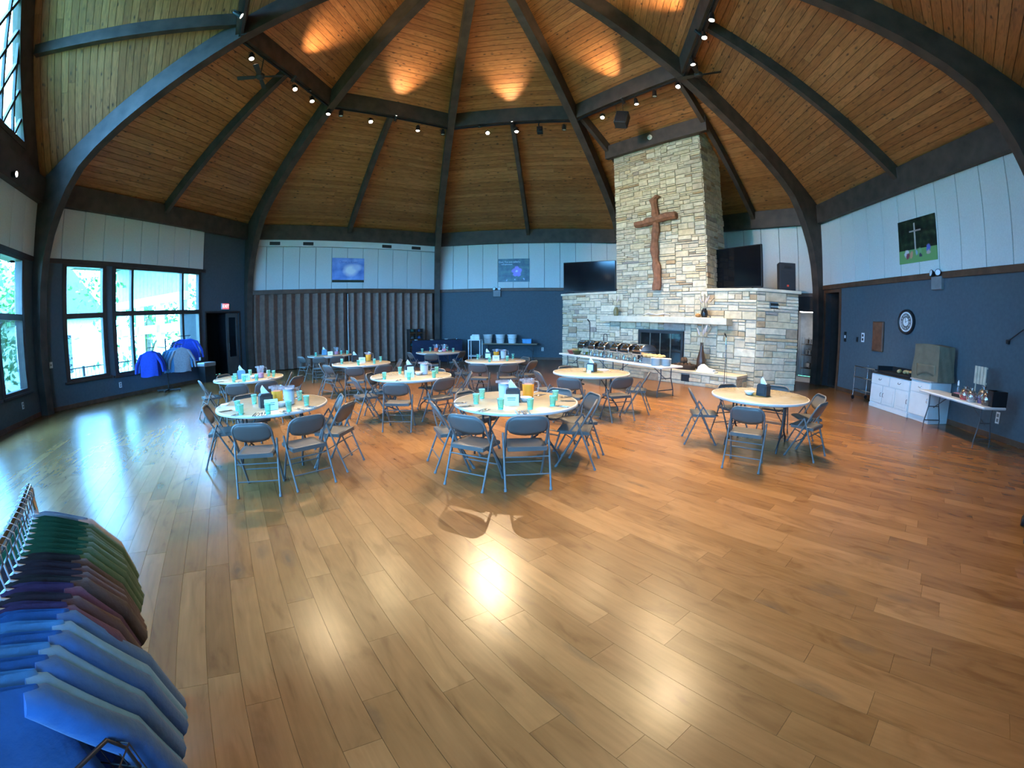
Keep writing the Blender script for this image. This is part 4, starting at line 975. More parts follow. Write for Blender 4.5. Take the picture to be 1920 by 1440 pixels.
# ================================================================== ROUND TABLES AND CHAIRS
M_CHAIR = mat('chair_metal_taupe', (0.082,0.076,0.069), 0.42, var=0.06, scale=5)
M_CHAIR2 = mat('chair_tube_taupe', (0.10,0.095,0.09), 0.38, var=0.05)
M_TOP = mat('tabletop_tan_laminate', (0.36,0.30,0.20), 0.22, var=0.06, scale=12)
M_RIM = mat('table_edge_grey', (0.50,0.47,0.43), 0.4, var=0.05)
M_LEG = mat('table_leg_dark', (0.03,0.027,0.026), 0.4, var=0.15)
M_PAD = mat('chair_foot_pad', (0.12,0.12,0.12), 0.6)
def make_chair():
    t = thing('folding_chair', 'taupe metal folding chair', 'chair', (0,0,0), 0, 'folding chairs at the round tables')
    W = 0.215; yt = lambda z: 0.21 - z*0.56          # main tube's lean
    top = []
    zT, rc = 0.775, 0.10
    pl = [(-W, yt(0.44), 0.44), (-W, yt(0.66), 0.66)]
    for k in range(1, 6):
        a = k/6*pi/2; pl.append((-W+rc*(1-cos(a)), yt(zT-rc+rc*sin(a)), zT-rc+rc*sin(a)))
    pl += [(-W+rc, yt(zT), zT), (W-rc, yt(zT), zT)]
    pr = [(-x, y, z) for x, y, z in reversed(pl[:-2])]
    mb = MB(); mb.tube(pl + pr, 0.0125, 8); mb.obj('back_frame', M_CHAIR2, t, True)
    def back(u, v):
        x = (u*2-1)*(W-0.008); e = 1-abs(u*2-1)**2.4
        lo = 0.635 - 0.075*sqrt(max(0, 1-(u*2-1)**2)); hi = zT - rc*(1-sqrt(max(0, 1-max(0, (abs(x)-(W-rc))/rc)**2))) - 0.004
        z = lo + (hi-lo)*v
        return (x, yt(z) - 0.022*e*sin(pi*v)*0.6 - 0.012*e, z)
    mb = MB(); mb.grid(back, 13, 6); o = mb.obj('backrest', M_CHAIR, t, True)
    sm_ = o.modifiers.new('thick', 'SOLIDIFY'); sm_.thickness = 0.008
    # seat with rolled rear lip
    def seat(u, v):
        y = -0.17 + 0.385*v; wv = 0.198 - (0.03*max(0, (v-0.75)/0.25)**2)
        x = (u*2-1)*wv; z = 0.447 - 0.010*sin(pi*u)*sin(pi*v) - (0.012*((v-0.88)/0.12) if v > 0.88 else 0)
        return (x, y, z)
    mb = MB(); mb.grid(seat, 9, 9)
    o = mb.obj('seat', M_CHAIR, t, True); sm_ = o.modifiers.new('thick', 'SOLIDIFY'); sm_.thickness = 0.014; sm_.offset = -1
    mb = MB(); mb.box(-0.198, 0.198, -0.178, -0.168, 0.405, 0.447); mb.box(-0.203, -0.193, -0.17, 0.17, 0.41, 0.444); mb.box(0.193, 0.203, -0.17, 0.17, 0.41, 0.444); mb.obj('seat_lip', M_CHAIR, t)
    for s in (-1, 1):
        mb = MB(); mb.tube([(s*W, yt(0.44), 0.44), (s*W, yt(0.012), 0.012)], 0.0125, 8); l = mb.obj('leg', M_CHAIR2, t, True)
        mb = MB(); mb.tube([(s*W, yt(0.03), 0.03), (s*W, yt(0.0), 0.0)], 0.017, 8); mb.obj('foot_cap', M_PAD, l, True)
        mb = MB(); mb.tube([(s*(W+0.024), -0.035, 0.57), (s*(W+0.024), -0.05, 0.54), (s*(W+0.02), -0.265, 0.012)], 0.0115, 8); l = mb.obj('leg', M_CHAIR2, t, True)
        mb = MB(); mb.tube([(s*(W+0.02), -0.258, 0.03), (s*(W+0.02), -0.27, 0.0)], 0.016, 8); mb.obj('foot_cap', M_PAD, l, True)
        mb = MB(); mb.beam((s*(W+0.012), -0.037, 0.565), (s*(W+0.012), 0.06, 0.435), 0.004, 0.02); mb.obj('bracket', M_CHAIR2, t)
    yr = lambda z: -0.05 - (0.54-z)/0.528*0.215
    for z, f in ((0.16, yr), (0.33, yr), (0.20, yt)):
        mb = MB(); mb.tube([(-W-(0.02 if f is yr else 0), f(z), z), (W+(0.02 if f is yr else 0), f(z), z)], 0.008, 6); mb.obj('stretcher', M_CHAIR2, t, True)
    return t
CH0 = make_chair(); CHK = kidmap_of(CH0); ch_used = [False]
RT = 0.765
def make_table():
    t = thing('round_table', 'round folding banquet table', 'table', (0,0,0), 0, 'round folding tables')
    mb = MB(); mb.lathe([(0,0.738),(RT-0.018,0.738),(RT-0.015,0.735),(RT-0.015,0.716),(0,0.716)], 56); mb.obj('tabletop', M_TOP, t, True)
    mb = MB(); mb.lathe([(RT-0.018,0.7385),(RT-0.004,0.737),(RT,0.728),(RT,0.708),(RT-0.006,0.704),(RT-0.018,0.706)], 56); mb.obj('edge_band', M_RIM, t, True)
    mb = MB(); mb.lathe([(RT-0.1,0.716),(RT-0.1,0.68),(RT-0.115,0.68),(RT-0.115,0.716)], 40); mb.obj('apron', M_RIM, t, True)
    for s in (-1, 1):
        x = s*0.40
        for q in (-1, 1):
            mb = MB(); mb.tube([(x, q*0.10, 0.70), (x, q*0.10, 0.30), (x+s*0.0, q*0.13, 0.22), (x, q*0.34, 0.10), (x, q*0.38, 0.06), (x, q*0.39, 0.0)], 0.014, 7); mb.obj('leg', M_LEG, t, True)
        mb = MB(); mb.tube([(x, -0.22, 0.165), (x, 0.22, 0.165)], 0.011, 6); mb.obj('crossbar', M_LEG, t)
        mb = MB(); mb.tube([(x, 0, 0.34), (x-s*0.26, 0, 0.69)], 0.010, 6); mb.obj('brace', M_LEG, t)
        mb = MB(); mb.tube([(x, -0.1, 0.34), (x, 0.1, 0.34)], 0.010, 6); mb.obj('crossbar', M_LEG, t)
    return t
TB0 = make_table(); TBK = kidmap_of(TB0); tb_used = [False]
TABLES = [  # left tangent, right tangent, phrase for chairs, own label, chair back-top pixels
 ((393,770),(627,752), 'front table nearest windows', 'front round table nearest the windows, set with orange juice pitcher', [(468,795),(577,781),(383,762),(641,741),(652,757),(458,741)]),
 ((846,756),(1088,756), 'front centre table', 'front centre round table set with orange juice and menu card', [(991,781),(869,779),(811,756),(1117,753),(1051,729),(875,735),(1110,739)]),
 ((1323,739),(1524,749), 'bare table by stone corner', 'bare round table in front of the stone fireplace corner', [(1402,765),(1294,730),(1363,721),(1460,724),(1541,741),(1545,756)]),
 ((690,707),(854,705), 'middle table', 'middle round table behind the front centre table', [(741,719),(836,710),(662,709),(692,700),(821,692),(884,698)]),
 ((391,714),(543,705), 'second table along the windows', 'second round table along the windows with pink pitcher', [(434,727),(505,717),(374,715),(546,699),(559,706),(418,703)]),
 ((570,668),(667,665), 'table by partition gap', 'rear round table close to the partition gap', [(563,669),(594,671),(636,669)]),
 ((617,684),(739,680), 'table in front of partition', 'round table with orange pitcher in front of the partition', [(662,690),(722,685),(600,681),(611,685),(752,674)]),
 ((774,661),(874,661), 'table by dark bar', 'rear round table in front of the dark clothed bar', [(801,667),(767,661),(868,659)]),
 ((867,678),(989,676), 'table facing buckets', 'round table facing the three white buckets', [(890,684),(956,682),(1001,677),(986,670),(851,675)]),
 ((1030,698),(1187,701), 'bare table by buffet', 'bare round table right before the buffet tables', [(1063,710),(1170,708),(1217,699),(1006,697),(1067,688)]),
]
TC = []
def side_word(P, C):
    v = CAMP.xy - C.xy; a = degrees(atan2(v.y, v.x)); b = degrees(atan2((P-C).y, (P-C).x)); d = (b - a + 180) % 360 - 180   # 0 = towards the camera
    k = round(d/45) % 8
    return ['near side', 'near right side', 'right side', 'far right side', 'far side', 'far left side', 'left side', 'near left side'][k]
used_lab = set()
for ti, (pl_, pr_, ph, lab, chairs) in enumerate(TABLES):
    A, B = atz(*pl_, 0.725), atz(*pr_, 0.725); m_ = (A+B)/2; dm = m_.xy.length; C = Vector((m_.x, m_.y, 0))*((dm + RT*RT/dm)/dm)
    TC.append(C)
    rz = atan2(-C.x, C.y)*1.0 + (0.5 if ti % 2 else -0.2)
    if not tb_used[0]: t = TB0; tb_used[0] = True; t.location = C; t.rotation_euler = (0,0,rz); t['label'] = lab
    else: t = dup(TB0, TBK, C, rz, lab)
    t['category'] = 'table'
    placed = []
    for (x, y) in chairs:
        P = atz(x, y, 0.775); P.z = 0; v = P - C; d = v.length; dirn = v/d
        # back-top sits 0.22 m behind the chair's middle; keep the chair clear of the tabletop's edge
        d = min(max(d, RT+0.06), RT+0.62)
        dirn = dirn
        loc = C + dirn*(d - 0.22)
        for q in placed:
            if (loc-q).length < 0.46:
                w = (loc-q); w = w.normalized() if w.length > 1e-3 else Vector((1,0,0)); loc = q + w*0.47
        placed.append(loc)
        rzc = atan2(-(C-loc).x, (C-loc).y)
        sw = side_word(loc, C); L0 = 'taupe folding chair on the %s of the %s' % (sw, ph)
        k = 2
        while L0 in used_lab: L0 = 'taupe folding chair on the %s of the %s, %s one' % (sw, ph, ['', '', 'second', 'third', 'fourth'][k]); k += 1
        used_lab.add(L0)
        if not ch_used[0]: c = CH0; ch_used[0] = True; c.location = loc; c.rotation_euler = (0,0,rzc); c['label'] = L0
        else: c = dup(CH0, CHK, loc, rzc, L0)

# ================================================================== TABLEWARE
TZ = 0.7385
M_TUMB = glass_mat('green_tumbler_glass', (0.62,0.95,0.85), 0.05, 0.03, 0.13)
M_PITCH = glass_mat('clear_pitcher_plastic', (0.90,0.91,0.95), 0.04, 0.10, 0.10)
M_OJ = mat('orange_juice', (0.95,0.36,0.03), 0.25, var=0.05); M_PINK = mat('pink_drink', (0.62,0.25,0.33), 0.25); M_WATER = mat('milky_water', (0.48,0.52,0.56), 0.2); M_REDJ = mat('red_drink', (0.6,0.10,0.04), 0.25)
M_CERAM = mat('white_ceramic', (0.78,0.78,0.76), 0.25, var=0.03); M_CARD = mat('mint_card', (0.62,0.80,0.70), 0.7, var=0.03); M_CARDW = mat('white_card', (0.78,0.80,0.79), 0.7); M_INK = mat('dark_ink', (0.05,0.12,0.11), 0.7)
M_DISP = mat('dispenser_black', (0.02,0.021,0.025), 0.35); M_STEEL = mat('cutlery_steel', (0.62,0.63,0.65), 0.2, metal=1.0, var=0.05); M_MAT = mat('olive_placemat', (0.10,0.10,0.035), 0.8)
def proto(fn):
    st = {}
    def put(P, rz, label, cat_=None, group=None):
        if 'o' not in st: st['o'] = fn(); st['k'] = kidmap_of(st['o']); o = st['o']; o.location = P; o.rotation_euler = (0,0,rz); o['label'] = label
        else: o = dup(st['o'], st['k'], P, rz, label)
        if group: o['group'] = group
        return o
    return put
def mk_tumbler():
    t = thing('glass_tumbler', '', 'glass'); mb = MB()
    mb.lathe([(0,0.004),(0.028,0.004),(0.031,0.06),(0.037,0.118),(0.040,0.118),(0.034,0.05),(0.031,0.0),(0,0.0)], 16); mb.obj('body', M_TUMB, t, True)
    mb = MB(); mb.lathe([(0.0375,0.116),(0.041,0.119),(0.0395,0.122),(0.037,0.119)], 16); mb.obj('rim', MATS['tumbler_rim'], t, True); mb = MB(); mb.lathe([(0,0.0),(0.030,0.0),(0.030,0.014),(0,0.012)], 16); mb.obj('base', MATS['tumbler_rim'], t, True); return t
mat('tumbler_rim', (0.45,0.80,0.72), 0.1, var=0.1)
put_tumbler = proto(mk_tumbler)
def mk_pitcher(liq, frac):
    def f():
        t = thing('drink_pitcher', '', 'pitcher'); mb = MB()
        mb.lathe([(0,0.005),(0.062,0.005),(0.068,0.12),(0.078,0.235),(0.082,0.235),(0.072,0.12),(0.066,0.0),(0,0.0)], 20); mb.obj('jug', M_PITCH, t, True)
        if liq:
            h = 0.235*frac; mb = MB(); mb.lathe([(0,0.008),(0.0672,0.008),(0.0675+0.0125*frac,h),(0,h)], 20); mb.obj('liquid', liq, t, True)
        mb = MB(); mb.tube([(0.075,0,0.205),(0.125,0,0.20),(0.135,0,0.15),(0.125,0,0.075),(0.070,0,0.06)], 0.010, 7); mb.obj('handle', M_PITCH, t, True)
        mb = MB(); mb.prism([(-0.075,-0.035),(-0.11,0.0),(-0.075,0.035)], 0.205, 0.235); mb.obj('spout', M_PITCH, t); return t
    return f
put_oj = proto(mk_pitcher(M_OJ, 0.72)); put_water = proto(mk_pitcher(M_WATER, 0.85)); put_pink = proto(mk_pitcher(M_PINK, 0.4)); put_red = proto(mk_pitcher(M_REDJ, 0.5))
def mk_disp(body, face=None):
    def f():
        t = thing('napkin_dispenser', '', 'napkin dispenser'); mb = MB()
        mb.prism([(-0.09,0),(0.09,0),(0.085,0.15),(0.06,0.175),(-0.06,0.175),(-0.085,0.15)], -0.065, 0.065, Matrix.Rotation(pi/2, 4, 'X')); mb.obj('housing', body, t)
        mb = MB(); mb.cbox(-0.065, 0.065, -0.073, -0.064, 0.03, 0.145, 0.004); mb.obj('front_plate', face or body, t)
        mb = MB(); mb.prism([(-0.05,0.172),(0.05,0.172),(0.02,0.21),(-0.03,0.275),(-0.055,0.23)], -0.012, 0.012, Matrix.Rotation(pi/2, 4, 'X')); mb.obj('napkin', M_NAP, t); return t
    return f
put_disp = proto(mk_disp(M_DISP)); put_dispw = proto(mk_disp(M_DISP, M_CARD)); put_dispb = proto(mk_disp(mat('dispenser_blue', (0.12,0.25,0.36), 0.4)))
def mk_card(m_):
    def f():
        t = thing('menu_card', '', 'menu card'); 
        for s in (-1, 1): mb = MB(); mb.beam((0, s*0.035, 0.0), (0, s*0.004, 0.125), 0.17, 0.003, (0,1,0)); mb.obj('leaf', m_, t)
        for k, w in enumerate((0.10, 0.09)):
            mb = MB(); z = 0.085 - k*0.022; y = -0.035+0.031*z/0.125 - 0.003; mb.box(-w/2, w/2, y-0.001, y, z-0.004, z+0.004); mb.obj('print_line', M_INK, t)
        return t
    return f
put_card = proto(mk_card(M_CARD)); put_cardw = proto(mk_card(M_CARDW))
def mk_bowl():
    t = thing('serving_bowl', '', 'bowl'); mb = MB(); mb.lathe([(0,0.004),(0.04,0.004),(0.075,0.05),(0.08,0.052),(0.078,0.046),(0.045,0.0),(0,0.0)], 20); mb.obj('bowl', M_CERAM, t, True)
    mb = MB(); mb.lathe([(0,0.042),(0.05,0.04),(0.064,0.034),(0,0.03)], 14); mb.obj('packets', mat('sauce_packets', (0.55,0.40,0.40), 0.6, var=0.5, scale=60), t); return t
put_bowl = proto(mk_bowl)
def mk_knife():
    t = thing('table_knife', '', 'knife'); mb = MB(); mb.cbox(-0.008, 0.008, -0.11, 0.0, 0, 0.005, 0.002); mb.obj('handle', M_STEEL, t); mb = MB(); mb.prism([(-0.008,0),(0.009,0),(0.009,0.09),(-0.004,0.11)], 0, 0.003); mb.obj('blade', M_STEEL, t); return t
def mk_spoon():
    t = thing('table_spoon', '', 'spoon'); mb = MB(); mb.cbox(-0.006, 0.006, -0.10, 0.02, 0, 0.004, 0.0015); mb.obj('handle', M_STEEL, t); mb = MB(); mb.ball((0,0.045,0.005), 0.022, 10, 6, sq=(0.85,1.3,0.25)); mb.obj('bowl', M_STEEL, t, True); return t
def mk_fork():
    t = thing('table_fork', '', 'fork'); mb = MB(); mb.cbox(-0.006, 0.006, -0.10, 0.02, 0, 0.004, 0.0015); mb.obj('handle', M_STEEL, t)
    for k in range(4): mb = MB(); x = -0.0105+k*0.007; mb.box(x-0.0018, x+0.0018, 0.02, 0.075, 0.001, 0.004); mb.obj('tine', M_STEEL, t)
    return t
put_knife, put_spoon, put_fork = proto(mk_knife), proto(mk_spoon), proto(mk_fork)
FACE = lambda P: atan2(P.x, -P.y) if False else atan2(-P.x, P.y)       # turns a thing's front (-y) to the viewer
TPH = ['on the front table nearest the windows', 'on the front centre round table', 'on the bare table by the stone corner', 'on the middle round table', 'on the second table along the windows', 'on the rear table by the partition gap', 'on the table in front of the partition', 'on the rear table by the dark bar', 'on the table facing the buckets', 'on the bare table by the buffet']
def on(x, y): return atz(x, y, TZ)
def onT(ti, x, y):
    P = on(x, y); v = P - Vector((TC[ti].x, TC[ti].y, TZ)); r = v.xy.length
    if r > RT - 0.07: P = Vector((TC[ti].x, TC[ti].y, TZ)) + v*((RT-0.07)/r); P.z = TZ
    return P
GL = {0: [(446,770),(448,779),(477,757),(500,785),(553,776),(562,750),(575,760)], 1: [(893,757),(904,747),(939,767),(994,767),(1036,761),(1041,750)],
      3: [(721,711),(750,700),(767,712),(814,708),(819,700)], 4: [(424,721),(441,712),(451,722),(492,717),(504,705),(513,706),(469,704)],
      5: [(592,668),(640,664),(651,664)], 6: [(641,682),(672,685),(702,682),(714,677),(652,675)], 7: [(792,661),(807,658),(841,657),(850,660)], 8: [(896,673),(918,679),(951,677),(964,672)]}
for ti, pts in GL.items():
    for (x, y) in pts: put_tumbler(onT(ti, x, y), 0, 'small pale green glass tumbler standing ' + TPH[ti], None, 'tumblers ' + TPH[ti])
def it(put, ti, x, y, label, drz=0.0):
    P = onT(ti, x, y); put(P, FACE(P) + drz, label)
it(put_oj, 0, 521, 757, 'pitcher of orange juice on front table nearest windows'); it(put_water, 0, 543, 758, 'cloudy water pitcher on front table nearest windows')
it(put_disp, 0, 499, 763, 'black napkin dispenser on front table nearest windows', 0.2); it(put_card, 0, 509, 768, 'mint menu card on front table nearest windows'); it(put_bowl, 0, 527, 762, 'white bowl of packets on front table nearest windows')
it(put_oj, 1, 990, 744, 'pitcher of orange juice on front centre table'); it(put_water, 1, 946, 748, 'cloudy water pitcher on front centre table')
it(put_disp, 1, 962, 753, 'black napkin dispenser on front centre table'); it(put_card, 1, 959, 759, 'mint menu card standing on front centre table'); it(put_bowl, 1, 985, 752, 'white bowl of packets on front centre table')
it(put_disp, 2, 1431, 742, 'black napkin dispenser on bare table by stone corner', -0.5); it(put_bowl, 2, 1405, 740, 'white bowl on bare table by stone corner')
it(put_dispw, 3, 768, 701, 'mint-fronted napkin dispenser on the middle table', 0.3); it(put_card, 3, 768, 707, 'mint menu card on the middle table'); it(put_water, 3, 796, 702, 'cloudy water pitcher on the middle table'); it(put_bowl, 3, 786, 703, 'white bowl on the middle table')
it(put_dispb, 4, 453, 710, 'blue napkin dispenser with raised napkin, second window table'); it(put_card, 4, 461, 713, 'mint menu card on second window table'); it(put_pink, 4, 489, 708, 'pink drink pitcher on second window table'); it(put_bowl, 4, 476, 709, 'white bowl on second window table')
it(put_dispb, 5, 608, 665, 'blue napkin dispenser on rear table by partition gap'); it(put_cardw, 5, 619, 666, 'white menu card on rear table by partition gap'); it(put_pink, 5, 631, 664, 'pink drink pitcher on rear table by partition gap')
it(put_disp, 6, 666, 678, 'black napkin dispenser on table in front of partition', 0.3); it(put_cardw, 6, 679, 679, 'white menu card on table in front of partition'); it(put_oj, 6, 691, 677, 'orange juice pitcher on table in front of partition')
it(put_red, 7, 818, 659, 'red drink pitcher on rear table by dark bar'); it(put_pink, 7, 833, 659, 'pink drink pitcher on rear table by dark bar'); it(put_bowl, 7, 826, 660, 'small white bowl on rear table by dark bar')
it(put_dispw, 8, 915, 673, 'mint-fronted napkin dispenser on table facing buckets'); it(put_cardw, 8, 930, 676, 'white menu card on table facing buckets'); it(put_oj, 8, 932, 668, 'orange juice pitcher on table facing buckets'); it(put_water, 8, 944, 672, 'cloudy water pitcher on table facing buckets')
it(put_dispw, 9, 1109, 697, 'mint-fronted napkin dispenser on bare table by buffet', -0.5)
def disc_thing(name, label, cat, P, r, h, m_, part, part2=None):
    t = thing(name, label, cat, P, 0); mb = MB(); mb.lathe([(0,0),(r*0.97,0),(r,h),(r*0.96,h),(r*0.9,h*0.7),(0,h*0.7)], 28); mb.obj(part, m_, t, True)
    mb = MB(); mb.lathe([(r*0.95,h),(r,h),(r*1.01,h*0.8),(r*0.97,h*0.6)], 28); mb.obj(part2 or 'rim', m_, t, True); return t
P = onT(2, 1425, 742); disc_thing('placemat', 'round olive placemat under the dispenser by stone corner', 'placemat', P + Vector((0.0,0.05,0.0)), 0.2, 0.003, M_MAT, 'weave')
P = onT(9, 1112, 697); disc_thing('placemat', 'round olive placemat under the dispenser by buffet', 'placemat', P, 0.2, 0.003, M_MAT, 'weave')
P = onT(9, 1131, 694); disc_thing('plate', 'white plate on the bare table by buffet', 'plate', P, 0.12, 0.015, M_CERAM, 'dish')
P = onT(0, 409, 760); disc_thing('saucer', 'small white saucer at edge of front table nearest windows', 'saucer', P, 0.06, 0.012, M_CERAM, 'dish')
def sh(x, y, d): 
    P = atz(x, y, TZ); t = thing('condiment_shaker', 'small white condiment shaker by buffet-side dispenser', 'shaker', P, 0, 'condiment shakers'); mb = MB(); mb.lathe([(0,0),(0.022,0),(0.02,0.05),(0.014,0.06),(0,0.06)], 12); mb.obj('jar', M_CERAM, t, True); mb = MB(); mb.lathe([(0,0.06),(0.016,0.06),(0.014,0.075),(0,0.078)], 12); mb.obj('cap', M_CHROME, t, True)
sh(1102, 699, 0); sh(1106, 700, 0)
CUT = {0: [(425,771),(432,782),(473,784),(490,786),(551,784),(585,772),(600,765),(560,744)], 1: [(860,756),(876,762),(905,770),(975,776),(988,776),(1062,752),(1052,762),(1072,744),(1012,741)], 2: [], 3: [(705,712),(835,709),(742,716)], 4: [(412,716),(440,722),(520,710)], 6: [(628,682),(690,687)], 8: [(880,677),(975,676)]}
for ti, pts in CUT.items():
    for k, (x, y) in enumerate(pts):
        P = onT(ti, x, y); v = TC[ti] - P; rz = atan2(-v.x, v.y)
        sd_ = Vector((cos(rz), sin(rz), 0))*0.035
        put_knife(P - sd_, rz + 0.1, 'steel knife laid ' + TPH[ti], None, 'knives ' + TPH[ti])
        if ti < 2 or k % 2 == 0: put_spoon(P, rz - 0.08, 'steel spoon laid ' + TPH[ti], None, 'spoons ' + TPH[ti]); put_fork(P + sd_, rz, 'steel fork laid ' + TPH[ti], None, 'forks ' + TPH[ti])

# ================================================================== LONG FOLDING TABLES
M_PLTOP = mat('folding_table_white', (0.70,0.71,0.70), 0.4, var=0.03); M_PLGREY = mat('folding_table_leg', (0.06,0.06,0.065), 0.35)
M_WTOP = mat('folding_table_wood', (0.32,0.24,0.16), 0.4)
def long_table(c, rz, L, W, label, top=M_PLTOP, h=0.74):
    t = thing('folding_table', label, 'table', c, rz)
    mb = MB(); mb.cbox(-L/2, L/2, -W/2, W/2, h-0.045, h, 0.02); mb.obj('tabletop', top, t)
    for s in (-1, 1):
        x = s*(L/2-0.22)
        for q in (-1, 1):
            y = q*W*0.3; mb = MB(); mb.tube([(x, y*0.8, h-0.05), (x, y*0.75, h*0.62), (x+s*0.0, y*0.95, h*0.42), (x, y*1.2, h*0.18), (x, y*1.22, 0.0)], 0.014, 7); mb.obj('leg', M_PLGREY, t, True)
        mb = MB(); mb.tube([(x, -W*0.35, h*0.2), (x, W*0.35, h*0.2)], 0.012, 6); mb.obj('crossbar', M_PLGREY, t); mb = MB(); mb.tube([(x, -W*0.23, h*0.58), (x, W*0.23, h*0.58)], 0.010, 6); mb.obj('crossbar', M_PLGREY, t)
        mb = MB(); mb.tube([(x, 0, h*0.55), (x-s*L*0.22, 0, h-0.05)], 0.010, 6); mb.obj('brace', M_PLGREY, t)
    return t
# buffet: front edge from its left end to its right end
ba, bb = atz(1047, 663, 0.72), atz(1241, 690, 0.72)
bd = (bb-ba).xy.to_3d(); BL = bd.length; bd.normalize(); bn = Vector((-bd.y, bd.x, 0)); BWid = 0.76
print('BUFFET', BL, ba, bb, 'n', [round((p - wall_axes(3)[0]).dot(N3), 2) for p in (ba, bb)])
LT = BL/2 - 0.01
brz = atan2(bd.y, bd.x)
c1 = Vector((ba.x, ba.y, 0)) + bd*(BL*0.25) + bn*(BWid/2); c2 = Vector((ba.x, ba.y, 0)) + bd*(BL*0.75) + bn*(BWid/2)
long_table(c1, brz, LT, BWid, 'white folding buffet table, half closer to the blue wall'); long_table(c2, brz, LT, BWid, 'white folding buffet table, half with the bread pan')
def onb(s, y): return Vector((ba.x, ba.y, 0.741)) + bd*(BL*s) + bn*y
def mk_chafer():
    t = thing('chafing_dish', '', 'chafing dish')
    mb = MB(); mb.cbox(-0.17, 0.17, -0.27, 0.27, 0.20, 0.285, 0.015); mb.obj('water_pan', M_CHROME, t)
    for x in (-0.16, 0.16):
        for y in (-0.25, 0.25): mb = MB(); mb.tube([(x,y,0.0),(x,y,0.23)], 0.008, 6); mb.obj('leg', M_CHROME, t)
    mb = MB(); mb.box(-0.16,0.16,-0.26,0.26,0.03,0.04); mb.obj('fuel_shelf', M_CHROME, t)
    for y in (-0.12, 0.12): mb = MB(); mb.lathe([(0,0.04),(0.045,0.04),(0.045,0.10),(0,0.10)], 12, Matrix.Translation((0,y,0))); mb.obj('fuel_can', M_CHROME, t, True)
    mb = MB(); mb.box(-0.155,0.155,-0.255,0.255,0.275,0.287); mb.obj('food', mat('buffet_food', (0.22,0.13,0.07), 0.8, var=0.5, scale=30), t)
    mb = MB(); mb.grid(lambda u, v: ((u*2-1)*0.172, -0.268*cos(pi*v), 0.287 + 0.17*sin(pi*v)), 5, 13); o = mb.obj('lid', M_CHROME, t, True); o.modifiers.new('thick', 'SOLIDIFY').thickness = 0.005
    for s in (-1, 1): mb = MB(); mb.add([(s*0.172, -0.268*cos(pi*k/12), 0.287+0.17*sin(pi*k/12)) for k in range(13)], [tuple(range(13))]); mb.obj('lid_end', M_CHROME, t)
    mb = MB(); mb.tube([(-0.06,-0.20,0.41),(-0.06,-0.25,0.44),(0.06,-0.25,0.44),(0.06,-0.20,0.41)], 0.009, 6); mb.obj('lid_handle', M_CHROME, t, True); return t
put_chafer = proto(mk_chafer)
for k, s in enumerate((0.225, 0.34, 0.445, 0.565, 0.665, 0.77)):
    put_chafer(onb(s, 0.40), brz, ['chrome chafing dish nearest the salad bowls', 'chrome chafing dish, second from the salad bowls', 'chrome chafing dish, third from the salad bowls', 'chrome chafing dish at the joint of the buffet tables', 'chrome chafing dish, second from the bread pan', 'chrome chafing dish nearest the bread pan'][k], None, 'chafing dishes on the buffet')
def salad(s, y, col, food, r, label):
    t = thing('salad_bowl', label, 'bowl', onb(s, y), 0); mb = MB(); mb.lathe([(0,0.005),(r*0.5,0.005),(r*0.95,r*0.75),(r,r*0.78),(r*0.98,r*0.7),(r*0.55,0),(0,0)], 22); mb.obj('bowl', mat('bowl_'+label.split()[0], col, 0.3), t, True)
    mb = MB(); mb.lathe([(0,r*0.95),(r*0.5,r*0.85),(r*0.9,r*0.68),(0,r*0.6)], 16); mb.obj('salad', mat('food_'+label.split()[0], food, 0.8, var=0.5, scale=40, bump=0.8), t, True)
salad(0.05, 0.42, (0.6,0.35,0.05), (0.5,0.35,0.1), 0.15, 'yellow salad bowl at the buffet end'); salad(0.10, 0.2, (0.22,0.04,0.035), (0.35,0.3,0.28), 0.15, 'maroon salad bowl near the buffet end'); salad(0.175, 0.16, (0.06,0.07,0.03), (0.1,0.16,0.05), 0.15, 'dark green salad bowl on the buffet'); salad(0.20, 0.42, (0.35,0.34,0.02), (0.3,0.35,0.05), 0.10, 'lime small salad bowl beside the first chafing dish')
bp_ = thing('bread_pan', 'steel pan heaped with golden bread rolls on buffet', 'pan', onb(0.86, 0.36), brz)
mb = MB(); mb.cbox(-0.26, 0.26, -0.17, 0.17, 0.0, 0.15, 0.01); mb.obj('pan', mat('pan_steel', (0.45,0.46,0.47), 0.3, metal=0.7), bp_)
mb = MB(); mb.cbox(-0.28, 0.28, -0.19, 0.19, 0.145, 0.158, 0.005); mb.obj('pan_rim', M_CHROME, bp_)
M_BREAD = mat('bread_golden', (0.52,0.34,0.15), 0.8, var=0.25, scale=25, bump=0.4)
for k in range(16):
    P = Matrix.Translation(bp_.location) @ Matrix.Rotation(brz, 4, 'Z') @ Vector((-0.2+0.133*(k % 4)+random.uniform(-.02,.02), -0.12+0.08*((k//4) % 4), 0.175+random.uniform(0,0.03)))
    t = tag(MB().ball((0,0,0), 0.06, 9, 6, sq=(1.15,0.95,0.7)).obj('bread_roll', M_BREAD, None, True, loc=P), 'golden bread roll heaped in the steel pan', 'bread roll', 'rolls in the bread pan')
def plates(s, y, n, m_, group, label):
    for k in range(n):
        t = tag(MB().lathe([(0,0.0),(0.08,0.0),(0.125,0.016),(0.128,0.018),(0.122,0.02),(0.075,0.006),(0,0.006)], 24).obj('dinner_plate', m_, None, True, loc=onb(s, y) + UPV*(k*0.012)), label, 'plate', group)
plates(0.925, 0.13, 14, M_CERAM, 'front stack of plates', 'white dinner plate in the front stack at buffet end'); plates(0.965, 0.30, 14, M_CERAM, 'rear stack of plates', 'white dinner plate in the rear stack at buffet end')
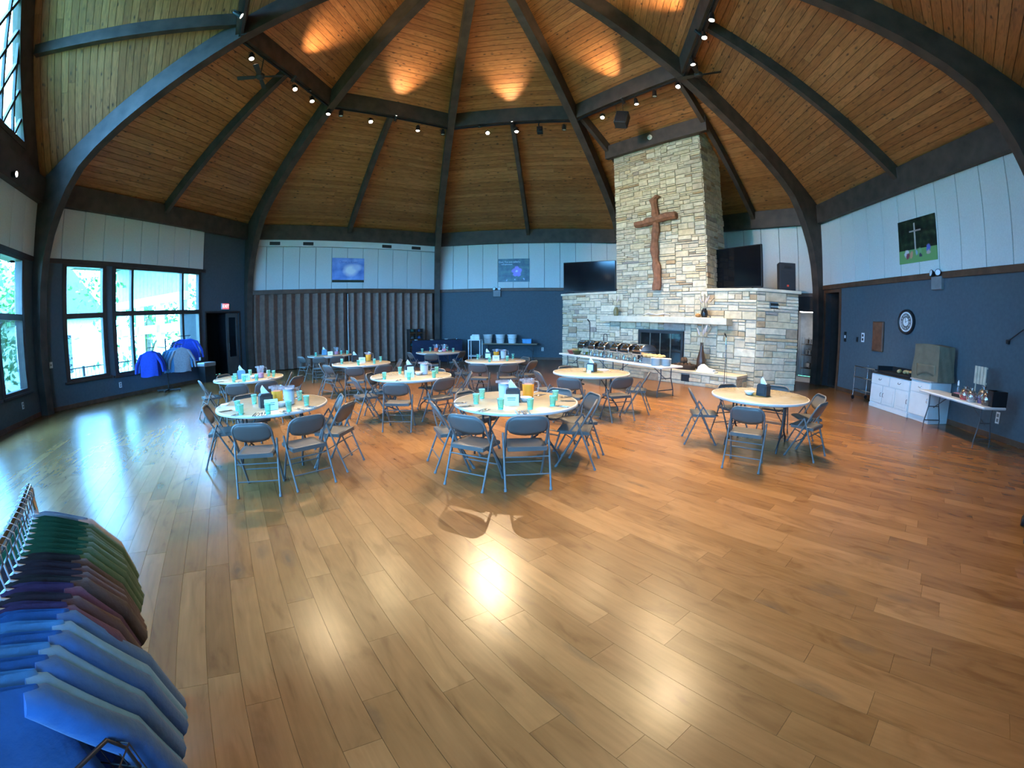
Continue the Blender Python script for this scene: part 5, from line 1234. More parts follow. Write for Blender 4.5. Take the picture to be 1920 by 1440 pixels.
# blue wall table with three buckets and a tub
u_, _ = onwall(2, 905, 648, 0.4); ul, ur = onwall(2, 905, 648, 0.5)[0], onwall(2, 1008, 650, 0.5)[0]
bt = long_table(wp(2, (ul+ur)/2, 0.42, 0), wrot(2), ur-ul, 0.72, 'folding table with three buckets against the blue wall', M_WTOP, 0.76)
M_BUCK = mat('bucket_white', (0.66,0.68,0.67), 0.5, var=0.05); M_TUB = mat('tub_blue', (0.10,0.34,0.62), 0.4)
for k, x in enumerate((914.5, 937.5, 960)):
    ub = onwall(2, x, 644, 0.5)[0]; t = thing('bucket', ['white bucket at the cart end of the wall table', 'white bucket standing between two other buckets', 'white bucket next to the blue tub'][k], 'bucket', wp(2, ub, 0.42, 0.76), 0, 'buckets on the wall table')
    mb = MB(); mb.lathe([(0,0),(0.165,0),(0.205,0.36),(0.225,0.36),(0.225,0.39),(0.19,0.39),(0.155,0.02),(0,0.02)], 24); mb.obj('pail', M_BUCK, t, True); mb = MB(); mb.tube([(-0.22,0,0.35),(-0.21,-0.12,0.24),(0,-0.2,0.18),(0.21,-0.12,0.24),(0.22,0,0.35)], 0.006, 5); mb.obj('bail_handle', M_CHROME, t)
ub = onwall(2, 988, 643, 0.5)[0]; t = thing('plastic_tub', 'rectangular blue plastic tub on the bucket table', 'tub', wp(2, ub, 0.42, 0.76), wrot(2))
mb = MB(); mb.cbox(-0.2, 0.2, -0.14, 0.14, 0, 0.17, 0.02); mb.obj('box', M_TUB, t); mb = MB(); mb.cbox(-0.22, 0.22, -0.16, 0.16, 0.16, 0.2, 0.015); mb.obj('lid', M_TUB, t)
# dark clothed bar in the corner
pA, pB = atz(770, 659, 0.0), atz(862, 657, 0.0)
qa, qb = wp(1, onwall(1, 772, 650, 0.95)[0], 0.95, 0), wp(2, onwall(2, 866, 650, 0.95)[0], 0.95, 0)
c0 = (qa+qb)/2; BRZ = atan2((qb-qa).y, (qb-qa).x); BHL = (qb-qa).length/2 - 0.03
bar = thing('clothed_bar', 'long bar table under a dark navy cloth in back corner', 'table', c0, BRZ)
M_NAVY = mat('navy_cloth', (0.012,0.018,0.045), 0.85, var=0.2, bump=0.3)
def drape(u, v):
    L_, W_ = BHL, 0.36; s = u*4; k = int(s) % 4; f = s - int(s)
    cs = [(-L_,-W_),(L_,-W_),(L_,W_),(-L_,W_)]; a, b = cs[k], cs[(k+1) % 4]
    x, y = a[0]+(b[0]-a[0])*f, a[1]+(b[1]-a[1])*f; fl_ = 1 + (1-v)*0.03*sin(u*90)
    return (x*fl_, y*(1+(1-v)*0.08*(1+sin(u*70))), 0.02 + 0.92*v)
mb = MB(); mb.grid(drape, 96, 5, closed=True); mb.obj('cloth_skirt', M_NAVY, bar, True); mb = MB(); mb.cbox(-BHL-0.01, BHL+0.01, -0.37, 0.37, 0.935, 0.955, 0.006); mb.obj('cloth_top', M_NAVY, bar)
random.seed(3)
for k in range(9):
    x = -BHL*0.85+k*BHL*0.21; P = Matrix.Translation(c0) @ Matrix.Rotation(BRZ, 4, 'Z') @ Vector((x, random.uniform(-0.25,0.25), 0.955))
    t = thing('serving_tongs' if k % 3 else 'shallow_dish', 'steel serving tongs lying on the navy bar cloth' if k % 3 else 'small white dish on the navy bar cloth', 'tongs' if k % 3 else 'dish', P, random.uniform(0, 3), 'tongs on the bar' if k % 3 else 'dishes on the bar')
    if k % 3:
        for s in (-1, 1): mb = MB(); mb.tube([(0,0,0.015),(0.12,s*0.02,0.03),(0.24,s*0.03,0.012)], 0.006, 5); mb.obj('arm', M_CHROME, t, True)
    else:
        mb = MB(); mb.lathe([(0,0.0),(0.06,0.0),(0.09,0.03),(0.085,0.03),(0.05,0.008),(0,0.008)], 16); mb.obj('dish', M_CERAM, t, True); mb = MB(); mb.lathe([(0.084,0.028),(0.092,0.03),(0.09,0.034),(0.084,0.032)], 16); mb.obj('rim', M_CERAM, t, True)
# white cart by the bar
cA = wp(2, 2.2, 1.3, 0); print('BAR', BHL)
ct = thing('white_cart', 'small white pipe-frame cart beside the navy bar', 'cart', cA, wrot(2))
for x in (-0.25, 0.25):
    for y in (-0.22, 0.22): mb = MB(); mb.tube([(x,y,0),(x,y,0.95)], 0.025, 7); mb.obj('post', M_WHITE, ct, True)
for z in (0.25, 0.94): mb = MB(); mb.cbox(-0.28, 0.28, -0.25, 0.25, z-0.02, z+0.02, 0.01); mb.obj('shelf', M_WHITE, ct)
P = cA + UPV*0.961; t = thing('paper_box', 'white carton sitting on the pipe-frame cart', 'box', P, wrot(2)+0.1); mb = MB(); mb.cbox(-0.2,0.2,-0.15,0.15,0,0.16,0.02); mb.obj('carton', M_CARDW, t); mb = MB(); mb.cbox(-0.14,0.2,-0.15,0.15,0.155,0.22,0.03); mb.obj('lid', M_CARDW, t)
# shoe / brochure rack against the partition
rk = thing('display_rack', 'narrow brown display rack leaning by the partition', 'rack', wp(1, 7.35, 0.62, 0), wrot(1))
M_RK = mat('rack_brown', (0.19,0.07,0.03), 0.55, var=0.25)
for x in (-0.32, 0.0, 0.32): mb = MB(); mb.box(x-0.02, x+0.02, -0.16, 0.16, 0, 1.45); mb.obj('upright', M_DARKTRIM, rk)
for z in (0.3, 0.62, 0.94, 1.26):
    for x in (-0.17, 0.17): mb = MB(); mb.beam((x, -0.17, z), (x, 0.15, z+0.09), 0.30, 0.02, (0,0,1)); mb.obj('shelf', M_RK, rk)
mb = MB(); mb.beam((-0.34, 0.14, 0.75), (0.34, 0.14, 0.75), 0.02, 1.4); mb.obj('back_panel', M_RK, rk)
for k, (x, z) in enumerate(((-0.17,1.33), (0.17,1.33), (-0.17,1.02), (0.17,1.02), (-0.17,0.70))):
    P = Matrix.Translation(rk.location) @ Matrix.Rotation(wrot(1), 4, 'Z') @ Vector((x, -0.02, z)); t = thing('cap', ['dark green cap on the rack top', 'navy cap on the rack top', 'grey cap on the rack middle shelf', 'blue cap on the rack middle shelf', 'teal cap low on the rack'][k], 'cap', P, wrot(1)+random.uniform(-.3,.3))
    cm = mat('cap_%d' % k, [(0.03,0.09,0.08),(0.02,0.04,0.09),(0.1,0.1,0.1),(0.03,0.08,0.2),(0.02,0.12,0.12)][k], 0.8); mb = MB(); mb.lathe([(0.10,0.0),(0.102,0.05),(0.075,0.10),(0,0.125)], 14); mb.obj('crown', cm, t, True); mb = MB(); mb.lathe([(0.0,0.004),(0.17,0.0),(0.17,-0.004),(0,0.0)], 14, Matrix.Diagonal((0.6,0.75,1,1)) @ Matrix.Translation((0,-0.1,0))); mb.obj('brim', cm, t, True)

# ================================================================== CLOCK WALL FURNITURE
M_CABW = mat('cabinet_white', (0.72,0.74,0.74), 0.4, var=0.03); M_CTOPD = mat('counter_dark', (0.025,0.020,0.020), 0.35); M_CTOPW = mat('counter_edge_grey', (0.35,0.32,0.30), 0.4)
un = lambda x, y, off=0.0: onwall(4, x, y, off)
ca0 = onwall(4, 1627, 760, 0.78)[0]; ca1 = onwall(4, 1697, 784, 0.78)[0]; ca2 = onwall(4, 1733, 797, 0.78)[0]
print('CAB', ca0, ca1, ca2)
def cabinet(u0, u1, D, h, label, ndoor, ndraw, dark, rz=None):
    t = thing('cabinet', label, 'cabinet', wp(4, (u0+u1)/2, D/2+0.03, 0), wrot(4)); w = (u1-u0)/2
    mb = MB(); mb.box(-w, w, -D/2+0.02, D/2, 0.09, h-0.035); mb.obj('body', M_CABW, t); mb = MB(); mb.cbox(-w-0.01, w+0.01, -D/2+(0.0 if ndoor > 1 else 0.05), D/2, 0, 0.10, 0.008); mb.obj('plinth', M_CABW, t)
    mb = MB(); mb.cbox(-w-0.02, w+0.02, -D/2-0.02, D/2, h-0.035, h, 0.006); mb.obj('countertop', dark, t)
    dw = 2*w/ndoor
    for k in range(ndoor):
        x0 = -w+k*dw+0.012; x1 = -w+(k+1)*dw-0.012; z0, z1 = 0.13, h-0.30
        mb = MB(); mb.cbox(x0, x1, -D/2-0.002, -D/2+0.02, z0, z1, 0.006); o = mb.obj('door', M_CABW, t)
        if ndoor > 1: mb = MB(); mb.cbox(x0+0.06, x1-0.06, -D/2-0.010, -D/2, z0+0.06, z1-0.06, 0.008); mb.obj('raised_panel', M_CABW, o)
        hx = x1-0.035 if (k % 2 == 0 and ndoor > 1) or ndoor == 1 else x0+0.035
        mb = MB(); zm = (z0+z1)/2 if ndoor > 1 else z1-0.12; mb.tube([(hx,-D/2,zm-0.05),(hx,-D/2-0.03,zm-0.03),(hx,-D/2-0.03,zm+0.03),(hx,-D/2,zm+0.05)], 0.006, 6); mb.obj('handle', M_BLACK if ndoor > 1 else M_CHROME, o, True)
    dw = 2*w/ndraw
    for k in range(ndraw):
        x0 = -w+k*dw+0.012; x1 = -w+(k+1)*dw-0.012
        mb = MB(); mb.cbox(x0, x1, -D/2-0.002, -D/2+0.02, h-0.28, h-0.06, 0.006); o = mb.obj('drawer', M_CABW, t); xm = (x0+x1)/2; zm = h-0.16
        mb = MB(); mb.tube([(xm-0.05,-D/2,zm+0.02),(xm-0.03,-D/2-0.03,zm-0.01),(xm+0.03,-D/2-0.03,zm-0.01),(xm+0.05,-D/2,zm+0.02)], 0.006, 6); mb.obj('handle', M_BLACK if ndoor > 1 else M_CHROME, o, True)
    return t
cabinet(ca0, ca1-0.01, 0.72, 0.86, 'long white cabinet with three panelled doors and dark top', 3, 2, M_CTOPD)
cabinet(ca1+0.01, ca2+0.0, 0.72, 0.90, 'narrow white cabinet with one door beside the long cabinet', 1, 1, M_CTOPW)
# black tray of pastries
tm = (ca0+ca1)/2
ty = thing('display_tray', 'black tray holding pastries and fruit on the long cabinet', 'tray', wp(4, tm+0.05, 0.44, 0.861), wrot(4)); M_TRAY = mat('tray_black_cloth', (0.010,0.010,0.012), 0.8)
mb = MB(); mb.cbox(-0.62, 0.62, -0.28, 0.26, 0, 0.05, 0.01); mb.obj('base', M_TRAY, ty); mb = MB(); mb.box(-0.62,0.62,0.22,0.26,0.04,0.16); mb.box(-0.62,-0.58,-0.28,0.26,0.04,0.16); mb.box(0.58,0.62,-0.28,0.26,0.04,0.12); mb.obj('rim', M_TRAY, ty)
for k in range(12):
    P = Matrix.Translation(ty.location) @ Matrix.Rotation(wrot(4), 4, 'Z') @ Vector((-0.05+0.055*k, random.uniform(-.14,.1), 0.10)); 
    lime = k == 0
    tag(MB().ball((0,0,0), 0.05, 10, 7, sq=(1.2,1,0.9)).obj('pastry' if not lime else 'lime', M_BREAD if not lime else mat('lime_green', (0.35,0.45,0.06), 0.4), None, True, loc=P if not lime else P - Vector((0,0,0))), 'golden round pastry in the black tray' if not lime else 'green lime at the end of the black tray', 'pastry' if not lime else 'lime', 'pastries in the black tray' if not lime else None)
# covered machine
um = (ca1+ca2)/2+0.06
cv = thing('covered_machine', 'boxy machine under an olive canvas cover on narrow cabinet', 'covered machine', wp(4, um, 0.42, 0.901), wrot(4))
M_CANV = mat('olive_canvas', (0.14,0.125,0.085), 0.9, var=0.12, bump=0.4, bscale=30)
def cover(u, v):
    k = [(-0.46,-0.26),(0.40,-0.26),(0.46,0.26),(-0.40,0.26)]; s = u*4; i = int(s) % 4; f = s-int(s); a, b = k[i], k[(i+1) % 4]
    x, y = a[0]+(b[0]-a[0])*f, a[1]+(b[1]-a[1])*f; tp = 1 - 0.10*v; r = 0.02*sin(u*31+v*3)*(1-v*0.6) + 0.012*sin(u*67+v*7)
    return (x*tp*(1+r), y*tp*(1+r*2), 0.0 + 0.74*v + (0.02*sin(u*12) if v > 0.95 else 0))
mb = MB(); mb.grid(cover, 56, 12, closed=True); tp = [cover(k/56, 1.0) for k in range(56)]; mb.add(tp + [(0,0,0.76)], [(k, (k+1) % 56, 56) for k in range(56)]); mb.obj('canvas_cover', M_CANV, cv, True)
mb = MB(); mb.grid(lambda u, v: (-0.30+0.62*u, -0.255-0.03*sin(pi*u)-0.02*v, 0.03+0.12*sin(pi*u*0.9)*(1-v)+0.3*v), 12, 5); o = mb.obj('loose_fold', M_CANV, cv, True); o.modifiers.new('thick', 'SOLIDIFY').thickness = 0.01
# steel trolley
ut = onwall(4, 1606, 745, 0.5)[0]
tl_ = thing('steel_trolley', 'steel two-shelf trolley beside the long white cabinet', 'trolley', wp(4, (ut+ca0)/2-0.02, 0.40, 0), wrot(4)); TW = max(0.3, (ca0-ut)/2)
for x in (-TW, TW):
    for y in (-0.24, 0.24):
        mb = MB(); mb.tube([(x,y,0.1),(x,y,0.92)], 0.012, 6); mb.obj('post', M_CHROME, tl_, True); mb = MB(); mb.lathe([(0,-0.014),(0.055,-0.014),(0.06,0),(0.055,0.014),(0,0.014)], 14, Matrix.Translation((x,y,0.06)) @ Matrix.Rotation(pi/2, 4, 'Y')); mb.obj('caster', M_BLACK, tl_, True)
for z in (0.3, 0.62, 0.9): mb = MB(); mb.cbox(-TW, TW, -0.25, 0.25, z-0.012, z+0.012, 0.005); mb.obj('shelf', M_CHROME, tl_)
# table with wrapped gifts along the clock wall
ta, tb = atz(1722, 731, 0.72), atz(1845, 766, 0.72)
td = (tb-ta).xy.to_3d(); TL = td.length; td.normalize(); tn = Vector((-td.y, td.x, 0)); TWd = 0.62
gt = long_table(Vector((ta.x, ta.y, 0)) + td*(TL/2) + tn*(TWd/2), atan2(td.y, td.x), TL, TWd, 'white folding table with wrapped gifts along the clock wall')
print('GIFT', TL, [(round((p-wall_axes(4)[0]).dot(wall_axes(4)[2]),2)) for p in (ta, tb)])
trz = atan2(td.y, td.x)
def ong(s, y): return Vector((ta.x, ta.y, 0.741)) + td*(TL*s) + tn*y
M_CELLO = glass_mat('cellophane', (0.9,0.85,0.88), 0.25, 0.15)
def gift(s, y, r, h, col, label):
    t = thing('gift_basket', label, 'gift basket', ong(s, y), trz); mb = MB(); mb.lathe([(0,0),(r*0.8,0),(r,h*0.35),(r*0.9,h*0.35),(r*0.7,0.01),(0,0.01)], 14); mb.obj('basket', mat('gift_'+label.split()[0], col, 0.6, var=0.3, scale=30), t, True)
    mb = MB(); mb.lathe([(r*0.95,h*0.2),(r*1.02,h*0.45),(r*0.75,h*0.75),(r*0.25,h*0.88),(r*0.45,h)], 12); mb.obj('wrapping', M_CELLO, t, True); mb = MB(); mb.ball((0,0,h*0.88), r*0.2, 8, 5); mb.obj('bow', mat('bow_'+label.split()[0], tuple(min(1, c*1.4) for c in col), 0.4), t, True)
    mb = MB(); mb.ball((0,0,h*0.38), r*0.65, 10, 6, sq=(1,1,0.8)); mb.obj('contents', mat('gc_'+label.split()[0], (0.45,0.28,0.25), 0.7, var=0.6, scale=40), t, True)
gift(0.62, 0.22, 0.12, 0.24, (0.45,0.08,0.08), 'red cellophane gift basket on the wall table'); gift(0.73, 0.18, 0.11, 0.24, (0.35,0.3,0.28), 'pale cellophane gift basket at the table front'); gift(0.80, 0.36, 0.13, 0.30, (0.16,0.10,0.2), 'purple gift basket at the table middle'); gift(0.90, 0.25, 0.11, 0.26, (0.12,0.07,0.05), 'brown gift basket near the table end')
bxd = thing('display_crate', 'dark crate standing at the far end of gift table', 'crate', ong(0.95, 0.42), trz); mb = MB(); mb.box(-0.08,0.08,-0.2,0.2,0,0.02); mb.box(0.06,0.08,-0.2,0.2,0,0.26); mb.box(-0.08,0.08,0.18,0.2,0,0.26); mb.box(-0.08,0.08,-0.2,-0.18,0,0.26); mb.obj('sides', M_BLACK, bxd); mb = MB(); mb.box(-0.085,-0.07,-0.2,0.2,0.23,0.27); mb.obj('rail', M_CHROME, bxd)
sg = thing('slatted_sign', 'upright whitewashed slat board behind the gift baskets', 'sign', ong(0.66, 0.50), trz-0.05)
M_WWOOD = mat('whitewashed_wood', (0.45,0.42,0.34), 0.8, var=0.25)
for k in range(4): mb = MB(); mb.cbox(-0.17+k*0.09, -0.10+k*0.09, -0.012, 0.012, 0.30, 0.62, 0.004); mb.obj('slat', M_WWOOD, sg)
for z in (0.33, 0.60): mb = MB(); mb.box(-0.18, 0.18, 0.012, 0.024, z-0.015, z+0.015); mb.obj('batten', M_WWOOD, sg)
for x in (-0.14, 0.14): mb = MB(); mb.box(x-0.01, x+0.01, 0.012, 0.03, 0.0, 0.32); mb.obj('stand_leg', M_WWOOD, sg)
tb_ = thing('black_dish', 'low black dish holding small cards on gift table', 'dish', ong(0.46, 0.34), trz); mb = MB(); mb.cbox(-0.12,0.14,-0.1,0.1,0,0.06,0.015); mb.obj('dish', M_BLACK, tb_); mb = MB(); mb.box(-0.08,0.1,-0.07,0.07,0.058,0.075); mb.obj('cards', mat('card_pink', (0.5,0.2,0.22), 0.6), tb_)
bt_ = thing('spray_bottle', 'slim clear bottle with white cap beside black dish', 'bottle', ong(0.40, 0.42), 0); mb = MB(); mb.lathe([(0,0),(0.035,0),(0.035,0.14),(0.012,0.18),(0.012,0.2),(0,0.2)], 14); mb.obj('body', M_PITCH, bt_, True); mb = MB(); mb.lathe([(0.02,0.2),(0.022,0.26),(0.008,0.30),(0,0.30)], 12); mb.obj('cap', M_WHITE, bt_, True)
# waste bin by the exit
wb_ = wp(0, 6.15, 0.32, 0)
wb = thing('waste_bin', 'dark rectangular waste bin with grey lid by the exit', 'bin', (wb_.x, wb_.y, 0), wrot(0)); mb = MB(); mb.prism([(-0.26,-0.2),(0.26,-0.2),(0.26,0.2),(-0.26,0.2)], 0, 0.55); mb.obj('body', mat('bin_dark', (0.03,0.032,0.035), 0.5), wb); mb = MB(); mb.cbox(-0.29,0.29,-0.23,0.23,0.54,0.68,0.03); mb.obj('lid', mat('bin_lid_grey', (0.33,0.33,0.33), 0.5), wb)
# ================================================================== RING LIGHTING
M_HEAD = mat('track_head_black', (0.012,0.012,0.014), 0.4); M_LIT = mat('lamp_lens_lit', (1,1,1), 0.3, emit=(1.0,0.86,0.66), estr=60.0); M_LITS = mat('lamp_lens_lit_soft', (1,1,1), 0.3, emit=(1.0,0.88,0.72), estr=25.0)
NR = AP - RAP + 0.02
SEG = ['above the windows', 'above the partition', 'above the blue wall', 'before the chimney', 'above the clock wall', 'out of view above the back corner', 'out of view above the viewpoint', 'out of view below the gable window']
def aim_matrix(P, target):
    d = (Vector(target) - P).normalized(); return d.to_track_quat('-Z', 'Y')
def head(P, target, label, lit=True, watts=0, spot=60, up=False, r=0.075, lens=None, blend=0.6):
    t = bpy.data.objects.new('track_spotlight', None); COL.objects.link(t); t.location = P; t.rotation_mode = 'QUATERNION'; t.rotation_quaternion = aim_matrix(P, target); t.empty_display_size = .1
    tag(t, label, 'spotlight', 'track spotlights')
    mb = MB(); mb.lathe([(0,0.20),(r*0.6,0.20),(r*0.75,0.17),(r,0.02),(r,-0.02),(r*0.86,-0.02),(r*0.86,0.0),(0,0.0)], 16); mb.obj('can', M_HEAD, t, True)
    mb = MB(); mb.lathe([(0,-0.006),(r*0.84,-0.004),(r*0.84,0.002),(0,0.002)], 16); mb.obj('lens', (lens or M_LIT) if lit else M_LENS, t)
    mb = MB(); mb.tube([(r+0.005,0,0.06),(r+0.01,0,0.2),(0,0,0.26),(-r-0.01,0,0.2),(-r-0.005,0,0.06)], 0.008, 6); mb.obj('yoke', M_HEAD, t, True)
    if lit and watts:
        L = bpy.data.lights.new('lamp', 'SPOT'); L.energy = watts; L.spot_size = radians(spot); L.spot_blend = blend; L.color = WARM; L.shadow_soft_size = 0.05
        o = bpy.data.objects.new('lamp', L); COL.objects.link(o); o.parent = t; o.location = (0,0,-0.04)
    return t
for i in range(8):
    t = thing('light_track', 'black lighting track hung from the ring beam ' + SEG[i], 'light track', wp(i, LW/2, NR, 8.86), wrot(i), 'ring lighting tracks')
    hw = RAP*T22 - 0.05
    mb = MB(); mb.box(-hw, hw, -0.025, 0.025, -0.02, 0.02); mb.obj('rail', M_HEAD, t)
    for x in (-1.9, -0.95, 0.0, 0.95, 1.9): mb = MB(); mb.tube([(x,0,0.0),(x,0,0.12)], 0.008, 6); mb.obj('hanger_rod', M_HEAD, t)
DOWN = {0: [(2.72,8.70,1),(4.67,8.72,1),(5.57,8.74,1),(6.53,8.72,.5),(5.36,9.0,0)], 1: [(2.54,8.74,0),(3.58,8.68,1),(5.31,8.66,1),(6.29,8.72,0)], 2: [(3.23,8.98,0),(3.53,8.68,1.6),(4.56,8.66,.6),(6.22,8.66,0)],
        3: [(3.44,8.68,1),(4.86,8.68,1),(5.55,8.72,0),(6.39,8.76,1)], 4: [(3.27,8.74,.5),(4.49,8.74,1),(5.19,8.74,.7)], 5: [(3.5,8.7,.2),(5.3,8.7,.17)], 6: [(3.5,8.7,.14),(5.3,8.7,.15)], 7: [(3.5,8.7,1),(5.3,8.7,.8)]}  # last three tracks are unseen; lamps added to warm near floor and chimney
AIM = {(0,2.72): (-4.0,7,0), (0,4.67): (-2.4,6.5,0), (0,5.57): (-3.6,9,0), (0,6.53): (-5.5,10,0), (1,3.58): (-2,8,0), (1,5.31): (-3.5,13,0), (2,3.53): (0.2,5.6,0), (2,4.56): (0.5,11,0), (3,3.44): (1.5,8,0), (3,4.86): (4.3,11.5,2.5), (3,6.39): (2.6,6.5,0),
       (4,3.27): (5.5,9,0), (4,4.49): (3.6,6.5,0), (4,5.19): (3.0,8,0), (5,3.5): (4.4,4.6,0), (5,5.3): (2.4,2.8,0), (6,3.5): (0.6,2.4,0), (6,5.3): (-1.8,2.8,0), (7,3.5): (4.4,12.5,5.5), (7,5.3): (3.6,13.4,3.0)}
ORD = ['first', 'second', 'third', 'fourth', 'fifth', 'sixth']
for i, L_ in DOWN.items():
    for k, (u_, z, w) in enumerate(L_):
        P = wp(i, u_, NR+0.0, z - 0.12)
        tg = AIM.get((i, u_), (P.x*0.9+CX*0.1, P.y*0.9+CY*0.1, 0))
        head(P, tg, '%s %s spotlight on the track %s' % (ORD[k], 'lit' if w else 'unlit', SEG[i]), bool(w), DOWN_W*w, 46 if i not in (4, 5, 6) else 74)
for i in range(8):
    P = wp(i, 4.42, NR+0.16, 8.86)
    q = wp(i, 4.37, NR+1.7, Z_CE+(NR+1.7)*SLOPE)
    head(P, q, 'small uplight on the track %s shining on the boards' % SEG[i], True, UP_W*1.15, 66, True, 0.05, M_LITS, 1.0)
# hanging speaker
hs = thing('hanging_speaker', 'black loudspeaker hung on chains below the ring beam', 'speaker', wp(3, 4.12, NR-0.05, 8.05), wrot(3)+0.5)
mb = MB(); Mx = Matrix.Rotation(radians(-18), 4, 'X') @ Matrix.Rotation(radians(12), 4, 'Y')
mb.cbox(-0.2, 0.2, -0.16, 0.16, 0.0, 0.52, 0.02, Mx); mb.obj('cabinet', M_SPK, hs); mb = MB(); mb.cbox(-0.17, 0.17, -0.175, -0.158, 0.04, 0.48, 0.01, Mx); mb.obj('grille', MATS['speaker_mesh'], hs)
for x in (-0.1, 0.12): mb = MB(); mb.tube([(x,0.05,0.48),(x,0.05,1.0)], 0.012, 6); mb.obj('chain', M_CHROME, hs)
pj = thing('track_projector', 'small dark projector on a bracket under the track', 'projector', wp(2, 5.38, NR, 8.42), wrot(2))
mb = MB(); mb.cbox(-0.1, 0.1, -0.14, 0.12, 0.0, 0.22, 0.015); mb.obj('body', M_HEAD, pj); mb = MB(); mb.lathe([(0,0),(0.05,0),(0.05,0.05),(0,0.05)], 14, Matrix.Translation((0,-0.14,0.1)) @ Matrix.Rotation(pi/2, 4, 'X')); mb.obj('lens', M_BLACK, pj, True); mb = MB(); mb.tube([(0,0,0.2),(-0.05,0,0.34),(0,0,0.52)], 0.02, 6); mb.obj('bracket', M_HEAD, pj, True)
# ceiling fans
M_FAN = mat('fan_dark_bronze', (0.035,0.028,0.024), 0.45)
def fan(P, top, n, r, rz, label):
    t = thing('ceiling_fan', label, 'ceiling fan', P, rz)
    mb = MB(); mb.lathe([(0,-0.06),(0.07,-0.06),(0.12,-0.02),(0.12,0.06),(0.05,0.12),(0,0.12)], 18); mb.obj('motor_hub', M_FAN, t, True); mb = MB(); mb.tube([(0,0,0.1),(0,0,top-P.z)], 0.016, 8); mb.obj('downrod', M_FAN, t, True)
    for k in range(n):
        a = 2*pi*k/n; mb = MB(); Mx = Matrix.Rotation(a, 4, 'Z') @ Matrix.Rotation(radians(12), 4, 'X')
        mb.prism([(0.1,-0.04),(0.2,-0.06),(r,-0.075),(r+0.02,-0.05),(r+0.02,0.05),(r,0.075),(0.2,0.06),(0.1,0.04)], -0.006, 0.006, Mx); mb.obj('blade', M_FAN, t)
fan(wp(0, 3.41, NR-0.25, 8.45), Z_CE+(NR-0.25)*SLOPE-0.0, 4, 0.62, 0.35, 'dark four-blade ceiling fan by the ring beam above windows')
fan(wp(4, 2.55, NR-0.35, 8.75), Z_CE+(NR-0.35)*SLOPE, 4, 0.62, 0.9, 'dark four-blade ceiling fan at the ring corner by chimney')
ec = thing('wall_spot', 'small lit lamp on the beam at the picture edge', 'lamp', wp(7, 6.64, 0.24, 5.46), wrot(7))
mb = MB(); mb.lathe([(0,0),(0.07,0),(0.08,0.12),(0.07,0.12),(0.06,0.02),(0,0.02)], 14, Matrix.Rotation(pi/2, 4, 'X')); mb.obj('shade', M_HEAD, ec, True); mb = MB(); mb.lathe([(0,0.1),(0.06,0.1),(0.06,0.11),(0,0.11)], 14, Matrix.Rotation(pi/2, 4, 'X')); mb.obj('lens', M_LITS, ec)

# ================================================================== OUTSIDE THE WINDOWS
M_DECK = mat('deck_boards', (0.42,0.38,0.33), 0.8, var=0.15); M_RAIL = mat('rail_dark', (0.03,0.03,0.032), 0.5); M_LAWN = mat('lawn', (0.16,0.28,0.06), 0.95, var=0.3, scale=0.6)
M_HOUSE = mat('house_white_siding', (0.78,0.76,0.70), 0.8); M_SIDING = mat('porch_green_siding', (0.36,0.40,0.24), 0.8); M_ROOF = mat('roof_shingle_dark', (0.08,0.07,0.065), 0.9)
mb = MB(); mb.box(-60, 60, -60, 70, -3.2, -3.0); o = mb.obj('ground', M_LAWN); struct(o, 'green lawn beyond the windows')
for i, lab in ((0, 'timber deck outside the window wall'), (7, 'timber deck outside the gable wall')):
    dk = thing('deck', lab, 'deck', wp(i, LW/2, -1.02, -0.1), wrot(i))
    for k in range(8): mb = MB(); mb.box(-4.3, 4.3, -0.78+k*0.19, -0.60+k*0.19, -0.05, 0.0); mb.obj('deck_board', M_DECK, dk)
    mb = MB(); mb.box(-4.3, 4.3, -0.78, 0.74, -0.3, -0.051); mb.obj('joist_frame', M_DECK, dk)
    ra = thing('railing', 'dark metal railing along the deck ' + ('outside the window wall' if i == 0 else 'outside the gable wall'), 'railing', wp(i, LW/2, -1.75, -0.1), wrot(i))
    for z in (1.05, 0.12): mb = MB(); mb.box(-4.3, 4.3, -0.025, 0.025, z-0.02, z+0.02); mb.obj('rail', M_RAIL, ra)
    for k in range(58): mb = MB(); x = -4.25+k*0.15; mb.box(x-0.009, x+0.009, -0.009, 0.009, 0.12, 1.04); mb.obj('baluster', M_RAIL, ra)
    for k in range(5): mb = MB(); x = -4.25+k*2.1; mb.box(x-0.04, x+0.04, -0.04, 0.04, 0.0, 1.1); mb.obj('post', M_RAIL, ra)
# eave over the deck
for i in (0, 7):
    mb = MB(); mb.box(-0.5, LW+0.5, -1.0, -WT, 4.0, 4.15, WM(i)); struct(mb.obj('eave_roof', M_ROOF), 'dark eave over the deck')
# porch wing of the building across the deck
pw = thing('porch_wing', 'white framed porch wing with green siding outside the wide window', 'building', wp(0, 6.95, -4.6, -0.1), wrot(0)+pi/2)
for x in (-2.6, -0.9, 0.8, 2.5): mb = MB(); mb.box(x-0.17, x+0.17, -0.12, 0.12, 0.0, 3.15); mb.obj('post', M_HOUSE, pw)
mb = MB(); mb.box(-2.9, 2.9, -0.14, 0.14, 3.15, 3.5); mb.obj('header', M_HOUSE, pw); mb = MB(); mb.box(-2.9, 2.9, -0.12, 0.12, 1.95, 2.3); mb.obj('mid_rail', M_HOUSE, pw); mb = MB(); mb.box(-2.9, 2.9, -0.12, 0.12, 0.0, 0.35); mb.obj('sill_rail', M_HOUSE, pw)
for k in range(18): mb = MB(); x = -2.9+k*0.322; mb.box(x+0.006, x+0.316, -0.08, 0.08, 3.5, 5.0); mb.obj('siding_board', M_SIDING, pw)
mb = MB(); mb.box(-3.0, 3.0, -0.3, 2.6, 5.0, 5.15); mb.obj('roof', M_ROOF, pw)
